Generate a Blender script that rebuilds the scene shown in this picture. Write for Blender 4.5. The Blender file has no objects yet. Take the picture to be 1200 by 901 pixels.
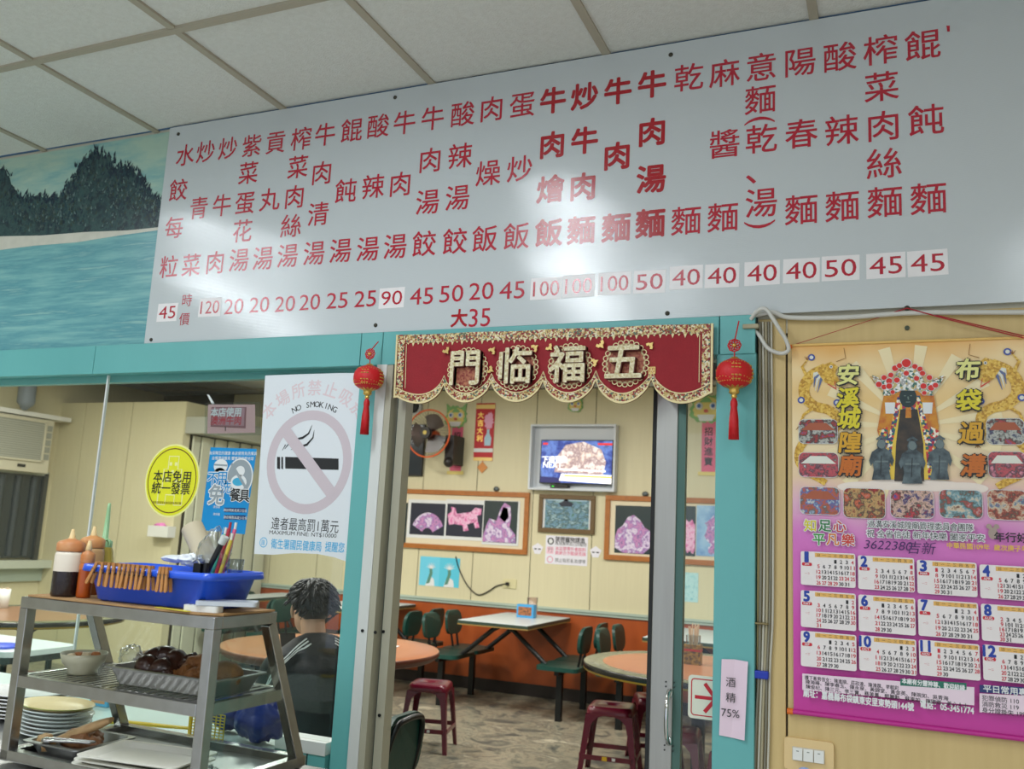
import bpy, bmesh, math, random, calendar
from mathutils import Vector, Matrix, noise
from mathutils.bvhtree import BVHTree
random.seed(7)
PI = math.pi
SC = bpy.context.scene
COL = SC.collection

# ------------------------------------------------------------------ camera
F_PX, YAW, PITCH, ROLL = 1049.01, 0.40631, 0.165286, 0.050823
CAM = Vector((0.0, -2.44474, 1.55))
_fw = Vector((-math.sin(YAW)*math.cos(PITCH), math.cos(YAW)*math.cos(PITCH), math.sin(PITCH)))
_r0 = Vector((math.cos(YAW), math.sin(YAW), 0)); _u0 = _r0.cross(_fw)
_r = _r0*math.cos(ROLL) + _u0*math.sin(ROLL); _u = -_r0*math.sin(ROLL) + _u0*math.cos(ROLL)
cd = bpy.data.cameras.new('camera'); cam = bpy.data.objects.new('camera', cd); COL.objects.link(cam)
cam.matrix_world = Matrix(((_r.x, _u.x, -_fw.x, CAM.x), (_r.y, _u.y, -_fw.y, CAM.y), (_r.z, _u.z, -_fw.z, CAM.z), (0, 0, 0, 1)))
cd.sensor_fit = 'HORIZONTAL'; cd.sensor_width = 36; cd.lens = F_PX*36/1200; cd.clip_start = 0.05
cd.dof.use_dof = True; cd.dof.focus_distance = 2.6; cd.dof.aperture_fstop = 5.0
SC.camera = cam

# ------------------------------------------------------------------ world, exposure, lamps
SC.view_settings.view_transform = 'Standard'; SC.view_settings.look = 'None'
SC.view_settings.gamma = 1; SC.view_settings.use_curve_mapping = False
SC.view_settings.exposure = 0.0
w = bpy.data.worlds.new('world'); SC.world = w; w.use_nodes = True
w.node_tree.nodes['Background'].inputs[0].default_value = (.75, .85, 1, 1)
w.node_tree.nodes['Background'].inputs[1].default_value = 1.1
CEIL = 3.019; BCEIL = 3.05; YB = 6.07
FRONT_LAMPS = [(-3.45, -1.65, 0), (-1.42, -1.75, 0), (1.5, -3.6, 0), (-1.5, -4.1, 0), (0.9, -4.1, 0)]
BACK_LAMPS = [(-6.6, 2.6), (-4.6, 3.6), (-2.6, 3.6), (-0.4, 3.6), (-3.4, 1.3), (-5.4, 1.1)]
FRONT_W, BACK_W = 24.0, 52.0
def area(name, loc, sx, sy, watts, colr):
    l = bpy.data.lights.new(name, 'AREA'); l.shape = 'RECTANGLE'; l.size = sx; l.size_y = sy; l.energy = watts; l.color = colr
    o = bpy.data.objects.new(name, l); COL.objects.link(o); o.location = loc; return o

# ------------------------------------------------------------------ helpers
def at(px, py, Y=0.0):
    d = (px-600)/F_PX*_r - (py-450.5)/F_PX*_u + _fw
    return CAM + d*((Y-CAM.y)/d.y)
def atz(px, py, Z=0.0):
    d = (px-600)/F_PX*_r - (py-450.5)/F_PX*_u + _fw
    return CAM + d*((Z-CAM.z)/d.z)
def lin(c):
    return tuple(((v/255)/12.92 if v/255 <= .04045 else ((v/255+.055)/1.055)**2.4) for v in c)
MATS = {}
def mat(name, c=(200, 200, 200), rough=.5, metal=0, var=None, bump=None, emit=None, alpha=None, spec=.5, coat=0, stretch=(1, 1, 1), sub=0):
    """procedural material: var=(scale, amount, colour2), bump=(scale, strength)"""
    if name in MATS: return MATS[name]
    m = bpy.data.materials.new(name); m.use_nodes = True; nt = m.node_tree; N = nt.nodes; L = nt.links
    b = N['Principled BSDF']; b.inputs['Base Color'].default_value = (*lin(c), 1)
    b.inputs['Roughness'].default_value = rough; b.inputs['Metallic'].default_value = metal
    b.inputs['Specular IOR Level'].default_value = spec; b.inputs['Coat Weight'].default_value = coat
    if var or bump:
        tc = N.new('ShaderNodeTexCoord'); mp = N.new('ShaderNodeMapping'); mp.inputs['Scale'].default_value = stretch
        L.new(tc.outputs['Object'], mp.inputs['Vector'])
    if var:
        n = N.new('ShaderNodeTexNoise'); n.inputs['Scale'].default_value = var[0]; n.inputs['Detail'].default_value = 6
        L.new(mp.outputs[0], n.inputs['Vector'])
        r = N.new('ShaderNodeMapRange'); r.inputs['From Min'].default_value = .35; r.inputs['From Max'].default_value = .68; r.inputs['To Max'].default_value = var[1]
        L.new(n.outputs['Fac'], r.inputs['Value'])
        mx = N.new('ShaderNodeMix'); mx.data_type = 'RGBA'; mx.inputs['A'].default_value = (*lin(c), 1); mx.inputs['B'].default_value = (*lin(var[2]), 1)
        L.new(r.outputs[0], mx.inputs['Factor']); L.new(mx.outputs['Result'], b.inputs['Base Color'])
    if bump:
        n2 = N.new('ShaderNodeTexNoise'); n2.inputs['Scale'].default_value = bump[0]; n2.inputs['Detail'].default_value = 4
        L.new(mp.outputs[0], n2.inputs['Vector'])
        bp = N.new('ShaderNodeBump'); bp.inputs['Strength'].default_value = bump[1]; bp.inputs['Distance'].default_value = .01
        L.new(n2.outputs['Fac'], bp.inputs['Height']); L.new(bp.outputs[0], b.inputs['Normal'])
    if emit:
        b.inputs['Emission Color'].default_value = (*lin(c), 1); b.inputs['Emission Strength'].default_value = emit
    MATS[name] = m; return m
def glassmat(name, tint=(235, 245, 242), rough=.0, refl=1.0):
    if name in MATS: return MATS[name]
    m = bpy.data.materials.new(name); m.use_nodes = True; nt = m.node_tree; N = nt.nodes; L = nt.links
    N.remove(N['Principled BSDF']); out = N['Material Output']
    t = N.new('ShaderNodeBsdfTransparent'); t.inputs[0].default_value = (*lin(tint), 1)
    g = N.new('ShaderNodeBsdfGlossy'); g.inputs['Roughness'].default_value = rough
    lw = N.new('ShaderNodeLayerWeight'); lw.inputs[0].default_value = .5
    pw = N.new('ShaderNodeMath'); pw.operation = 'POWER'; pw.inputs[1].default_value = 5; L.new(lw.outputs['Facing'], pw.inputs[0])
    fr = N.new('ShaderNodeMath'); fr.operation = 'MULTIPLY_ADD'; fr.inputs[1].default_value = .96; fr.inputs[2].default_value = .04; L.new(pw.outputs[0], fr.inputs[0])
    mu = N.new('ShaderNodeMath'); mu.operation = 'MULTIPLY'; mu.inputs[1].default_value = refl
    mx = N.new('ShaderNodeMixShader'); L.new(fr.outputs[0], mu.inputs[0]); L.new(mu.outputs[0], mx.inputs[0]); L.new(t.outputs[0], mx.inputs[1]); L.new(g.outputs[0], mx.inputs[2]); L.new(mx.outputs[0], out.inputs[0])
    MATS[name] = m; return m
def palette(name, cols, scale=30, kind='vor', emit=0, rough=.4, seed=0, stretch=(1, 1, 1)):
    """a printed picture: noise or cells run through a colour ramp"""
    if name in MATS: return MATS[name]
    m = bpy.data.materials.new(name); m.use_nodes = True; nt = m.node_tree; N = nt.nodes; L = nt.links; b = N['Principled BSDF']
    tc = N.new('ShaderNodeTexCoord'); mp = N.new('ShaderNodeMapping'); mp.inputs['Location'].default_value = (seed*1.7, seed*.9, seed*2.3); mp.inputs['Scale'].default_value = stretch
    L.new(tc.outputs['Object'], mp.inputs['Vector'])
    if kind == 'vor':
        n = N.new('ShaderNodeTexVoronoi'); n.inputs['Scale'].default_value = scale; L.new(mp.outputs[0], n.inputs['Vector'])
        s = N.new('ShaderNodeSeparateColor'); L.new(n.outputs['Color'], s.inputs[0]); src = s.outputs[0]
    else:
        n = N.new('ShaderNodeTexNoise'); n.inputs['Scale'].default_value = scale; n.inputs['Detail'].default_value = 5; n.inputs['Roughness'].default_value = .65
        L.new(mp.outputs[0], n.inputs['Vector'])
        r = N.new('ShaderNodeMapRange'); r.inputs['From Min'].default_value = .3; r.inputs['From Max'].default_value = .7; L.new(n.outputs['Fac'], r.inputs['Value']); src = r.outputs[0]
    cr = N.new('ShaderNodeValToRGB'); L.new(src, cr.inputs[0]); e = cr.color_ramp.elements
    if kind == 'vor': cr.color_ramp.interpolation = 'CONSTANT'
    k = len(cols)
    for i, c in enumerate(cols):
        p = i/(k if kind == 'vor' else max(1, k-1))
        el = e[i] if i < 2 else e.new(p)
        el.position = p; el.color = (*lin(c), 1)
    L.new(cr.outputs[0], b.inputs['Base Color']); b.inputs['Roughness'].default_value = rough
    if emit: L.new(cr.outputs[0], b.inputs['Emission Color']); b.inputs['Emission Strength'].default_value = emit; b.inputs['Base Color'].default_value = (0, 0, 0, 1)
    MATS[name] = m; return m
class MB:
    def __init__(s): s.v = []; s.f = []; s.m = []; s.sm = []
    def add(s, vs, fs, m, smooth=False):
        o = len(s.v); s.v += [tuple(q) for q in vs]
        for f in fs: s.f.append([i+o for i in f]); s.m.append(m); s.sm.append(smooth)
        return s
    def box(s, a, b, m, M=None):
        x0, y0, z0 = a; x1, y1, z1 = b
        x0, x1 = min(x0, x1), max(x0, x1); y0, y1 = min(y0, y1), max(y0, y1); z0, z1 = min(z0, z1), max(z0, z1)
        vs = [(x0, y0, z0), (x1, y0, z0), (x1, y1, z0), (x0, y1, z0), (x0, y0, z1), (x1, y0, z1), (x1, y1, z1), (x0, y1, z1)]
        if M: vs = [M @ Vector(q) for q in vs]
        return s.add(vs, [(3, 2, 1, 0), (4, 5, 6, 7), (0, 1, 5, 4), (1, 2, 6, 5), (2, 3, 7, 6), (3, 0, 4, 7)], m)
    def tube(s, pts, r, m, n=10, closed=False, caps=True, smooth=True, flat=1.0):
        P = [Vector(q) for q in pts]; k = len(P); rs = r if isinstance(r, (list, tuple)) else [r]*k
        rings = []; up = None
        for i in range(k):
            a = P[(i-1) % k] if (closed or i) else P[0]; b = P[(i+1) % k] if (closed or i < k-1) else P[-1]
            t = (b-a).normalized()
            if up is None: up = Vector((0, 0, 1)) if abs(t.z) < .7 else Vector((1, 0, 0))
            x = (up - t*up.dot(t)).normalized(); up = x; y = t.cross(x)
            rings.append([P[i] + (x*math.cos(2*PI*j/n)*flat + y*math.sin(2*PI*j/n))*rs[i] for j in range(n)])
        vs = [q for R_ in rings for q in R_]; fs = []
        for i in range(k if closed else k-1):
            o, o2 = i*n, ((i+1) % k)*n
            for j in range(n): fs.append((o+j, o2+j, o2+(j+1) % n, o+(j+1) % n)[::-1])
        s.add(vs, fs, m, smooth)
        if caps and not closed: s.add(rings[0], [tuple(range(n))], m); s.add(rings[-1], [tuple(range(n))[::-1]], m)
        return s
    def lathe(s, prof, m, c=(0, 0, 0), n=24, sx=1, sy=1, smooth=True, wob=None, ms=None):
        c = Vector(c); vs = []; k = len(prof)
        for r, z in prof:
            for j in range(n):
                a = 2*PI*j/n; rr = r*(wob(a, z) if wob else 1)
                vs.append(c+Vector((rr*math.cos(a)*sx, rr*math.sin(a)*sy, z)))
        for i in range(k-1):
            s.add([], [], m)
        o = len(s.v); s.v += [tuple(q) for q in vs]
        for i in range(k-1):
            for j in range(n):
                s.f.append([o+i*n+j, o+i*n+(j+1) % n, o+(i+1)*n+(j+1) % n, o+(i+1)*n+j]); s.m.append(ms[i] if ms else m); s.sm.append(smooth)
        return s
    def prism(s, poly, y0, y1, m, ax='xz', smooth=False, O=(0, 0, 0)):
        """poly in (x,z) or (x,y); extruded along the third axis"""
        O = Vector(O); n = len(poly)
        if ax == 'xz': a = [O+Vector((p[0], y0, p[1])) for p in poly]; b = [O+Vector((p[0], y1, p[1])) for p in poly]
        elif ax == 'xy': a = [O+Vector((p[0], p[1], y0)) for p in poly]; b = [O+Vector((p[0], p[1], y1)) for p in poly]
        else: a = [O+Vector((y0, p[0], p[1])) for p in poly]; b = [O+Vector((y1, p[0], p[1])) for p in poly]
        s.add(a+b, [tuple(range(n)), tuple(range(2*n-1, n-1, -1))], m)
        return s.add(a+b, [(i, n+i, n+(i+1) % n, (i+1) % n) for i in range(n)], m, smooth)
    def flat(s, poly, y, m):       # a print layer facing -y
        return s.add([(p[0], y, p[1]) for p in poly], [tuple(range(len(poly)))], m)
    def sphere(s, c, r, m, n=14, k=9, sc=(1, 1, 1), f=None):
        c = Vector(c); vs = []
        for i in range(k+1):
            t = PI*i/k
            for j in range(n):
                a = 2*PI*j/n; d = Vector((math.sin(t)*math.cos(a), math.sin(t)*math.sin(a), math.cos(t)))
                q = r*(f(d) if f else 1); vs.append(c+Vector((d.x*sc[0], d.y*sc[1], d.z*sc[2]))*q)
        return s.add(vs, [(i*n+j, (i+1)*n+j, (i+1)*n+(j+1) % n, i*n+(j+1) % n) for i in range(k) for j in range(n)], m, True)
    def mesh(s, name):
        me = bpy.data.meshes.new(name); me.from_pydata(s.v, [], s.f)
        ml = []
        for q in s.m:
            if q not in ml: ml.append(q)
        for q in ml: me.materials.append(q)
        me.polygons.foreach_set('material_index', [ml.index(q) for q in s.m]); me.polygons.foreach_set('use_smooth', s.sm)
        me.validate(); me.update(); return me
def link(name, me, parent=None, loc=None, rotz=0):
    o = bpy.data.objects.new(name, me); COL.objects.link(o)
    if parent: o.parent = parent
    if loc is not None: o.location = loc
    if rotz: o.rotation_euler = (0, 0, rotz)
    return o
def fixn(me):
    bm = bmesh.new(); bm.from_mesh(me); bmesh.ops.recalc_face_normals(bm, faces=bm.faces); bm.to_mesh(me); bm.free()
def part(name, mb, parent=None, bevel=0, seg=2, shift=None, label=None, fix=False, subd=0):
    if shift is not None: sh = Vector(shift); mb.v = [tuple(Vector(q)-sh) for q in mb.v]
    me = mb.mesh(name)
    if fix: fixn(me)
    o = link(name, me, parent)
    if bevel:
        b = o.modifiers.new('bevel', 'BEVEL'); b.width = bevel; b.segments = seg; b.limit_method = 'ANGLE'; b.angle_limit = .6
    if subd:
        b = o.modifiers.new('sub', 'SUBSURF'); b.levels = b.render_levels = subd
    if label: o['label'] = label
    return o
def tag(o, label, cat, group=None, kind=None):
    o['label'] = label; o['category'] = cat
    if group: o['group'] = group
    if kind: o['kind'] = kind
    return o
def thing(name, label, cat, loc=(0, 0, 0), rotz=0, group=None):
    return tag(link(name, None, None, loc, rotz), label, cat, group)
def single(name, mb, label, cat, loc=(0, 0, 0), rotz=0, group=None, bevel=0, world=False, fix=False):
    """one-mesh thing; world=True: vertices given in world space"""
    o = part(name, mb, None, bevel, shift=loc if world else None, fix=fix); o.location = loc; o.rotation_euler = (0, 0, rotz)
    return tag(o, label, cat, group)
def struct(name, mb, parent=None, bevel=0):
    o = part(name, mb, parent, bevel)
    if not parent: o['kind'] = 'structure'
    return o
def copy_tree(o, parent=None):
    c = o.copy(); COL.objects.link(c); c.parent = parent
    for ch in [q for q in bpy.data.objects if q.parent == o]: copy_tree(ch, c)
    return c
def dup(o, loc, rotz=0, label=None):
    c = copy_tree(o); c.location = loc; c.rotation_euler = (0, 0, rotz)
    if label: c['label'] = label
    return c
_GL = {}
def glyph(s, off=0.0, ext=0.0, res=3):
    k = (s, off, ext)
    if k in _GL: return _GL[k]
    cu = bpy.data.curves.new('t', 'FONT'); cu.body = s; cu.offset = off; cu.extrude = ext; cu.resolution_u = res; cu.align_x = 'LEFT'
    o = bpy.data.objects.new('t', cu); COL.objects.link(o)
    dg = bpy.context.evaluated_depsgraph_get(); me = bpy.data.meshes.new_from_object(o.evaluated_get(dg))
    vs = [tuple(v.co) for v in me.vertices]; fs = [tuple(p.vertices) for p in me.polygons]
    bpy.data.objects.remove(o); bpy.data.curves.remove(cu); bpy.data.meshes.remove(me)
    if vs:
        xs = [v[0] for v in vs]; ys = [v[1] for v in vs]
        bb = (min(xs), max(xs), min(ys), max(ys))
    else: bb = (0, 1, 0, 1)
    _GL[k] = (vs, fs, bb); return _GL[k]
def text(mb, s, c, size, m, y, off=0.0, sx=1.0, rot=0.0, align='C', ext=0.0, em=False, shear=0.0, width=None, height=None, _rep=False):
    """text in the x-z plane facing -y, centred at c=(x,z)"""
    vs, fs, bb = glyph(s, 0.0, ext)
    if not vs: return
    if off > .005 and not _rep:      # heavier weight: the same strokes laid down several times, slightly apart
        k = 4 if off < .02 else 6; kw = dict(sx=sx, rot=rot, align=align, ext=ext, em=em, shear=shear, width=width, height=height, _rep=True)
        d = off*(size if not height else height/.75)
        for i in range(k):
            a = 2*PI*(i+.5)/k; text(mb, s, (c[0]+d*math.cos(a), c[1]+d*math.sin(a)), size, m, y+i*.000004, **kw)
        return
    cx = (bb[0]+bb[1])/2; cz = (bb[2]+bb[3])/2
    if em: cx, cz = .5, .36
    if align == 'L': cx = bb[0]
    if align == 'R': cx = bb[1]
    sz = size
    if height: sz = height/(bb[3]-bb[2])
    if width: sx = width/((bb[1]-bb[0])*sz)
    ca, sa = math.cos(rot), math.sin(rot); out = []
    for v in vs:
        x = (v[0]-cx)*sz*sx; z = (v[1]-cz)*sz; x += shear*z
        out.append((c[0]+x*ca-z*sa, y-v[2]*sz, c[1]+x*sa+z*ca))
    mb.add(out, fs, m)
def ell(cx, cz, rx, rz, n=28, a0=0, a1=2*PI):
    return [(cx+rx*math.cos(a0+(a1-a0)*i/(n if abs(a1-a0) > 6.28 else n-1)), cz+rz*math.sin(a0+(a1-a0)*i/(n if abs(a1-a0) > 6.28 else n-1))) for i in range(n)]
def ring(mb, cx, cz, r0x, r0z, r1x, r1z, y, m, n=48):
    A = ell(cx, cz, r0x, r0z, n); B = ell(cx, cz, r1x, r1z, n)
    mb.add([(p[0], y, p[1]) for p in A+B], [(i, (i+1) % n, n+(i+1) % n, n+i) for i in range(n)], m)
def rrect(x0, z0, x1, z1, r, n=5):
    out = []
    for cx, cz, a in ((x1-r, z1-r, 0), (x0+r, z1-r, PI/2), (x0+r, z0+r, PI), (x1-r, z0+r, 3*PI/2)):
        for i in range(n+1): out.append((cx+r*math.cos(a+i*PI/2/n), cz+r*math.sin(a+i*PI/2/n)))
    return out
def ribbon(mb, pts, ws, y, m):
    """flat stroke in the x-z plane with varying width"""
    n = len(pts); L_ = []; R_ = []
    for i in range(n):
        a = pts[max(0, i-1)]; b = pts[min(n-1, i+1)]; dx, dz = b[0]-a[0], b[1]-a[1]; l = math.hypot(dx, dz) or 1; w_ = ws[i] if isinstance(ws, list) else ws
        L_.append((pts[i][0]-dz/l*w_/2, pts[i][1]+dx/l*w_/2)); R_.append((pts[i][0]+dz/l*w_/2, pts[i][1]-dx/l*w_/2))
    mb.add([(p[0], y, p[1]) for p in L_+R_], [(i, i+1, n+i+1, n+i) for i in range(n-1)], m)
def spline(pts, k=8):
    P = [Vector(p) for p in pts]; out = []
    for i in range(len(P)-1):
        a = P[max(0, i-1)]; b = P[i]; c = P[i+1]; d = P[min(len(P)-1, i+2)]
        for j in range(k):
            t = j/k; out.append(.5*((2*b)+(c-a)*t+(2*a-5*b+4*c-d)*t*t+(3*b-a-3*c+d)*t**3))
    out.append(P[-1]); return out

# ------------------------------------------------------------------ materials
TEAL = mat('teal_paint', (104, 178, 176), .42, var=(3, .35, (90, 162, 162)), bump=(60, .08), stretch=(1, 1, .3))
TEALD = mat('teal_joint', (30, 60, 60), .8)
CREAM = mat('cream_panel', (216, 208, 172), .45, var=(14, .35, (206, 197, 160)), stretch=(3, 3, .15))
CREAM2 = mat('tan_panel', (210, 184, 126), .5, var=(12, .45, (196, 168, 110)), stretch=(4, 4, .2))
GROOVE = mat('groove', (62, 52, 34), .8)
TILE = mat('ceiling_tile_board', (226, 226, 220), .9, var=(55, .18, (186, 182, 170)), bump=(180, .35))
TBAR = mat('ceiling_bar', (176, 167, 148), .6)
WALLW = mat('plaster', (205, 200, 180), .8)
STEEL = mat('brushed_steel', (186, 185, 182), .25, 1, var=(30, .35, (150, 148, 144)), stretch=(1, 1, 1))
STEELD = mat('worn_steel', (150, 150, 148), .38, 1)
ALU = mat('aluminium_stile', (172, 170, 164), .42, .75, var=(6, .4, (150, 147, 140)), stretch=(8, 8, .4))
ALUW = mat('white_aluminium', (214, 216, 212), .45)
ALUB = mat('beige_aluminium', (176, 172, 152), .45)
BLACK = mat('black', (18, 18, 18), .45)
BLACKM = mat('black_metal', (22, 23, 24), .4, .3)
RUBBER = mat('rubber', (30, 31, 31), .7)
WHITE = mat('white_paper', (228, 230, 230), .6)
WHITEP = mat('white_plastic', (226, 226, 220), .35)
GLASS = glassmat('window_glass', (249, 252, 251), 0, .8)
GLASSC = glassmat('cabinet_glass', (246, 252, 250), 0, .8)
REDM = mat('menu_red', (184, 26, 52), .16, spec=.8)
REDMB = mat('menu_red_bold', (172, 12, 32), .16, spec=.8)
RED = mat('lantern_red', (205, 22, 30), .5, bump=(90, .2))
GOLD = mat('gold', (216, 178, 92), .32, .8)
GOLDP = mat('gold_print', (214, 184, 112), .4, .4)
GREENV = mat('green_vinyl', (16, 64, 56), .4, bump=(120, .1))
MAROON = mat('maroon_plastic', (100, 12, 38), .28, coat=.3)
FONTK = mat('ink_black', (26, 26, 28), .5)

# ------------------------------------------------------------------ setting: front room
mb = MB(); mb.box((-5.4, -5.6, CEIL+.012), (2.6, 0.0, CEIL+.1), TBAR)
ceil = struct('ceiling', mb)
X0 = -3.2054-.605*3; S = .605; YC = -.550
yl = [0.0, YC] + [YC-S*i for i in range(1, 9)]
tile_me = {}
for i in range(12):
    for j in range(len(yl)-1):
        d = round(yl[j]-yl[j+1], 3)
        if d not in tile_me:
            t = MB(); t.box((.012, -.012, .0), (S-.012, -d+.012, .010), TILE); tile_me[d] = t.mesh('ceiling_tile')
        o = link('ceiling_tile', tile_me[d], ceil, (X0+S*i, yl[j], CEIL-.0005+.001*((i*7+j*3) % 3)))
for i in range(13):
    t = MB(); t.box((X0+S*i-.0125, -5.4, CEIL-.007), (X0+S*i+.0125, -.001, CEIL+.004), TBAR); part('grid_bar', t, ceil)
for j in range(1, len(yl)):
    t = MB(); t.box((-5.3, yl[j]-.0125, CEIL-.009), (2.5, yl[j]+.0125, CEIL+.004), TBAR); part('grid_bar', t, ceil)
t = MB(); t.box((-5.3, -.012, CEIL-.0005), (2.5, -.001, CEIL+.004), mat('blue_edge', (70, 110, 150), .6)); part('wall_angle', t, ceil)
FLOORM = mat('floor_stone', (134, 126, 108), .3)
def floor_mat(m):
    N = m.node_tree.nodes; L = m.node_tree.links; b = N['Principled BSDF']
    tc = N.new('ShaderNodeTexCoord'); mp = N.new('ShaderNodeMapping'); mp.inputs['Scale'].default_value = (1, 1.15, 1); mp.inputs['Rotation'].default_value = (0, 0, .5); L.new(tc.outputs['Object'], mp.inputs[0])
    n = N.new('ShaderNodeTexNoise'); n.inputs['Scale'].default_value = 3.2; n.inputs['Detail'].default_value = 9; n.inputs['Roughness'].default_value = .68; n.inputs['Distortion'].default_value = .9; L.new(mp.outputs[0], n.inputs[0])
    cr = N.new('ShaderNodeValToRGB'); L.new(n.outputs['Fac'], cr.inputs[0]); e = cr.color_ramp.elements
    for i, (p, c) in enumerate(((.36, (78, 82, 78)), (.45, (126, 124, 108)), (.50, (158, 150, 128)), (.56, (106, 104, 92)), (.66, (190, 182, 158)))):
        el = e[i] if i < 2 else e.new(p); el.position = p; el.color = (*lin(c), 1)
    L.new(cr.outputs[0], b.inputs['Base Color']); b.inputs['Roughness'].default_value = .33
floor_mat(FLOORM)
mb = MB(); mb.box((-8.6, -5.6, -.1), (2.6, YB+.1, 0), FLOORM); fl = struct('floor', mb)
t = MB(); t.box((-5.4, -5.6, 0), (2.6, 0, .003), mat('front_bounce_floor', (200, 198, 190), .3, var=(6, .3, (184, 180, 170)))); part('bounce_surface', t, fl)  # unseen pale floor layer, added to bounce light up to the ceiling
for nm, a, b in (('wall_left', (-5.5, -5.6, 0), (-5.4, -.1, CEIL+.1)), ('wall_right', (2.6, -5.6, 0), (2.7, YB, CEIL+.1)), ('wall_rear', (-5.4, -5.7, 2.55), (2.6, -5.6, CEIL+.1))):
    mb = MB(); mb.box(a, b, WALLW); struct(nm, mb)
# partition wall between the two rooms
XR = -.332
mb = MB()
mb.box((-8.6, 0, 2.12), (2.6, .1, 3.12), WALLW)
mb.box((-8.6, 0, 0), (-5.4, .1, 2.12), WALLW)
mb.box((XR, .004, 0), (2.6, .1, 2.12), GROOVE)
wf = struct('wall_front', mb)
for a, b in ((-.330, -.258), (-.253, .36), (.365, .98), (.985, 2.6)):
    t = MB(); t.box((a, -.004, 0), (b, .004, 2.16), CREAM2); part('panel', t, wf, .0015)
t = MB(); t.box((-5.4, -.012, 0), (-1.60, .09, .86), TEAL); lw = struct('wall_window_base', t)
t = MB(); t.box((-1.667, -.0135, 0), (-1.663, -.011, .86), TEALD); part('joint', t, lw)
# teal beam
mb = MB(); mb.box((-5.4, -.022, 2.068), (XR, .10, 2.165), TEALD); beam = struct('trim_1', mb)
segs = [-5.4, -2.745, -1.578, -1.497, -.43, -.333]
for a, b in zip(segs[:-1], segs[1:]):
    t = MB(); t.box((a+.0012, -.030, 2.060), (b-.0012, .098, 2.168), TEAL); part('board', t, beam, .002)
# teal posts
mb = MB(); mb.box((-1.582, -.014, 0), (-1.512, .10, 2.063), TEAL); struct('trim_2', mb, bevel=.002)
mb = MB(); mb.box((-.437, -.026, 0), (XR, .10, 2.063), TEAL); struct('trim_3', mb, bevel=.002)
# white jamb left with screws
mb = MB(); mb.box((-1.511, -.030, 0), (-1.474, .02, 2.062), ALUW); mb.box((-1.474, -.028, 0), (-1.452, .05, 2.062), ALUB); tj = struct('trim_4', mb, bevel=.001)
for px, py in ((425, 739), (440, 741)):
    q = at(px, py, -.03); t = MB(); t.tube([(q.x, -.029, q.z), (q.x, -.033, q.z)], .005, BLACKM, 8); part('screw', t, tj)
mb = MB(); mb.box((-1.449, .012, 0), (-1.441, .018, 2.06), mat('glass_edge', (14, 66, 62), .2)); mb.box((-1.440, .0, 0), (-1.412, .045, 2.06), ALUB); tj = struct('trim_5', mb)
for py in (740, 838): 
    q = at(449.5 if py < 800 else 445, py, 0); t = MB(); t.tube([(q.x, .002, q.z), (q.x, -.004, q.z)], .005, BLACKM, 8); part('screw', t, tj)
# ------------------------------------------------------------------ window with two panes
mb = MB(); mb.box((-5.4, -.016, .858), (-1.60, .06, .895), ALUW); mb.box((-5.4, .02, 2.035), (-1.6, .05, 2.06), TEAL); win = struct('window_1', mb)
for a, b in ((-5.39, -2.700), (-2.693, -1.601)):
    t = MB(); t.box((a, .0, .896), (b, .006, 2.059), GLASS); part('pane', t, win)
t = MB(); t.box((-2.6995, -.002, .896), (-2.6935, .008, 2.059), mat('silicone', (222, 224, 222), .4)); part('seam', t, win)
# ------------------------------------------------------------------ sliding door
door = link('door_1', None, None, (-.58, .05, 0)); door['kind'] = 'structure'
def dpart(name, *bx, bevel=0, parent=door):
    t = MB()
    for a, b, m in bx: t.box((a[0]+.58, a[1]-.05, a[2]), (b[0]+.58, b[1]-.05, b[2]), m)
    return part(name, t, parent, bevel)
XS0, XS1 = at(768, 560, .03).x, at(793, 560, .03).x
st = dpart('stile', ((XS0, .03, .02), (XS1, .065, 2.05), ALU), bevel=.002)
dpart('rubber_strip', ((XS0-.012, .034, .02), (XS0, .06, 2.05), RUBBER))
dpart('glass_bead', ((XS1, .036, .02), (XS1+.022, .06, 2.05), mat('bead', (74, 104, 94), .3, .4)))
dpart('pane', ((XS1+.02, .045, .12), (.30, .050, 2.0), GLASS))
dpart('rail', ((XS1, .034, .02), (-.30, .06, .12), ALU)); dpart('rail', ((XS1, .034, 2.0), (-.30, .06, 2.05), ALU))
h0 = at(785, 812, .03); h1 = at(784, 868, .03); X = h0.x+.58; t = MB()
t.tube(spline([(X, -.02, h0.z+.008), (X, -.032, h0.z), (X, -.052, h0.z-.022), (X, -.058, (h0.z+h1.z)/2), (X, -.052, h1.z+.022), (X, -.032, h1.z), (X, -.02, h1.z-.008)], 5), .0055, mat('chrome', (210, 210, 210), .12, 1), 10)
for z in (h0.z, h1.z): t.sphere((X, -.022, z), .009, MATS['chrome'], sc=(1, .5, 1.4))
part('handle', t, door, label='chrome pull handle')
for z in (h0.z+.02, h1.z-.02):
    for dx in (-.011, .011):
        for dz in (-.004, .008): t = MB(); t.tube([(X+dx, -.0195, z+dz), (X+dx, -.0235, z+dz)], .0022, BLACKM, 6); part('screw', t, door)
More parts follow.
